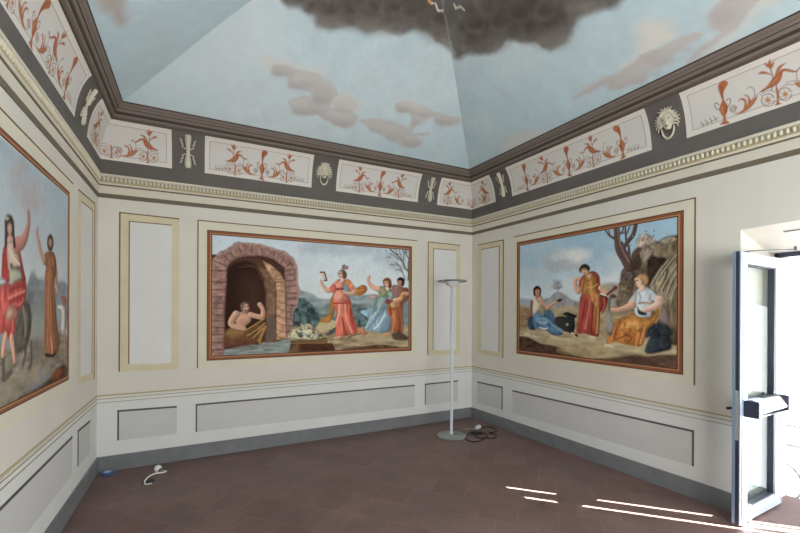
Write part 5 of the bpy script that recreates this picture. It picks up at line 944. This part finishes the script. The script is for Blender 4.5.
bm = bmesh.new(); bbox(bm, 4.186, 4.25, OY1-.055, OY1-.031, 0, 2.03, .003); bbox(bm, 4.186, 4.25, OY0+.031, OY0+.08, 0, 2.03, .003); bbox(bm, 4.186, 4.25, OY0+.031, OY1-.031, 1.995, 2.05, .003); struct('trim_5', bm, M_NAVY)
# painted panel on the slope of the recess, above the door
def soff(x): return 2.18-.15*(x-XR)/(OXE-XR)-.0012
bm = bmesh.new()
for (a, b, y0_, y1_, k, mi) in ((XR+.13, OXE-.16, OY0+.25, OY1-.2, 0, 0), (XR+.13, XR+.145, OY0+.25, OY1-.2, .0015, 1)):
    v = [bm.verts.new((x, y, soff(x)-k)) for x, y in ((a, y0_), (b, y0_), (b, y1_), (a, y1_))]; w_ = [bm.verts.new((p.co.x, p.co.y, p.co.z-.0012)) for p in v]
    f = bm.faces.new(w_[::-1]); f.material_index = mi
    for i in range(4): f = bm.faces.new([v[i], v[(i+1) % 4], w_[(i+1) % 4], w_[i]]); f.material_index = mi
finish('soffit_panel', bm, [M_DADO, M_DLINE], WR)

# ------------------------------------------------------------------ outside the door
bm = bmesh.new(); box(bm, 4.45, 30, -12, 25, -.7, -.5); struct('floor_terrace', bm, M_TERR)
t = thing('railing', 'grey iron railing with rings, outside beyond the glazed door', 'railing', (5.1, 1.6, -.5)); RX = 5.1
bm = bmesh.new()
for z in (.46, .27, -.46): bbox(bm, RX-.012, RX+.012, 1.35, 3.2, z-.012, z+.012, .002)
finish('rail', bm, M_IRON, t)
for y in (1.36, 2.28, 3.19): bm = bmesh.new(); bbox(bm, RX-.018, RX+.018, y-.018, y+.018, -.5, .5, .003); finish('post', bm, M_IRON, t)
for i in range(4):
    y = 1.61+.45*i; bm = bmesh.new(); tube(bm, [(RX, y+.2*math.cos(a), -.1+.2*math.sin(a)) for a in np.linspace(0, 2*PI, 33)], .014, 8, cap=False); finish('ring', bm, M_IRON, t)
# ------------------------------------------------------------------ sun, sky, door daylight, added fill lights
f1, n1 = np.array(floor_pt(510.9, 488.5)), np.array(floor_pt(725.4, 517.1)); f2, n2 = np.array(floor_pt(499.5, 492.8)), np.array(floor_pt(720.5, 520.4))
az = np.array([.69, -.724])                                             # horizontal direction towards the sun
elev = math.radians(35); sd = Vector((az[0]*math.cos(elev), az[1]*math.cos(elev), math.sin(elev)))
sun = bpy.data.lights.new('sun', 'SUN'); sun.energy = 150; sun.angle = math.radians(.15); sun.color = (1, .95, .87); so = bpy.data.objects.new('sun', sun); COL.objects.link(so); so.rotation_euler = sd.to_track_quat('Z', 'Y').to_euler(); so.location = (9, -4, 7)
# unseen sheet added to block the sun; its narrow gaps shape the streaks
OX = 6.0; at_blocker = lambda x: 1.3+az[1]/az[0]*(OX-x)                   # gap in the blocker whose light crosses the door leaf at x
G1, G2, G3 = (at_blocker(3.582)-.021, at_blocker(3.624)), (at_blocker(3.39)-.021, at_blocker(3.42)), (at_blocker(3.475)-.021, at_blocker(3.55))
bm = bmesh.new(); e = sorted([*G1, *G2, *G3]); lo = G2 if G2[0] < G1[0] else G1; hi = G1 if lo is G2 else G2
for a, b, z0 in ((-14, e[0], -.5), (e[1], e[2], -.5), (e[2], e[3], 3.45), (e[3], e[4], -.5), (e[5], 1.3, -.5)): box(bm, OX, OX+.02, a, b, z0, 10)
struct('sun_blocker', bm, mat('sun_blocker_pale', (.7, .68, .64), .9))
w = bpy.data.worlds.new('sky'); SC.world = w; w.use_nodes = True; nt = w.node_tree; bg = nt.nodes['Background']
bg.inputs['Color'].default_value = (.86, .93, 1, 1); bg.inputs['Strength'].default_value = 2.4
def area(name, loc, rot, sx, sy, e, col):
    l = bpy.data.lights.new(name, 'AREA'); l.shape = 'RECTANGLE'; l.size = sx; l.size_y = sy; l.energy = e; l.color = col; o = bpy.data.objects.new(name, l); COL.objects.link(o); o.location = loc; o.rotation_euler = rot; return o
area('daylight_door', (5.4, .2, .7), (0, math.radians(118), math.radians(-12)), 2.2, 1.8, 85, (.92, .96, 1))
area('fill_light_front', ((WX0+WX1)/2, YF-.2, (WZ0+WZ1)/2), (math.radians(112), 0, 0), WX1-WX0, WZ1-WZ0, 140, (1, .985, .96))  # fill light at the added front window, tilted up to the ceiling

area('fill_light_side', (OXE+.1, (VY0+VY1)/2, (VZ0+VZ1)/2-.1), (0, math.radians(118), 0), VZ1-VZ0, VY1-VY0, 75, (.95, .97, 1))  # fill light for the left vault, at the added side window

# ------------------------------------------------------------------ camera and view
cam = bpy.data.cameras.new('camera'); cam.sensor_width = 36; cam.lens = FPX/800*36; cam.shift_y = (HORY-266.5)/800; cam.clip_start = .02
co = bpy.data.objects.new('camera', cam); COL.objects.link(co); co.location = (0, 0, EYE)
from mathutils import Matrix
co.rotation_euler = Matrix([[RR[i], UU[i], -FW[i]] for i in range(3)]).to_euler()
SC.camera = co
vs = SC.view_settings; vs.view_transform = 'Standard'; vs.look = 'None'; vs.gamma = 1; vs.use_curve_mapping = False; vs.exposure = -0.2
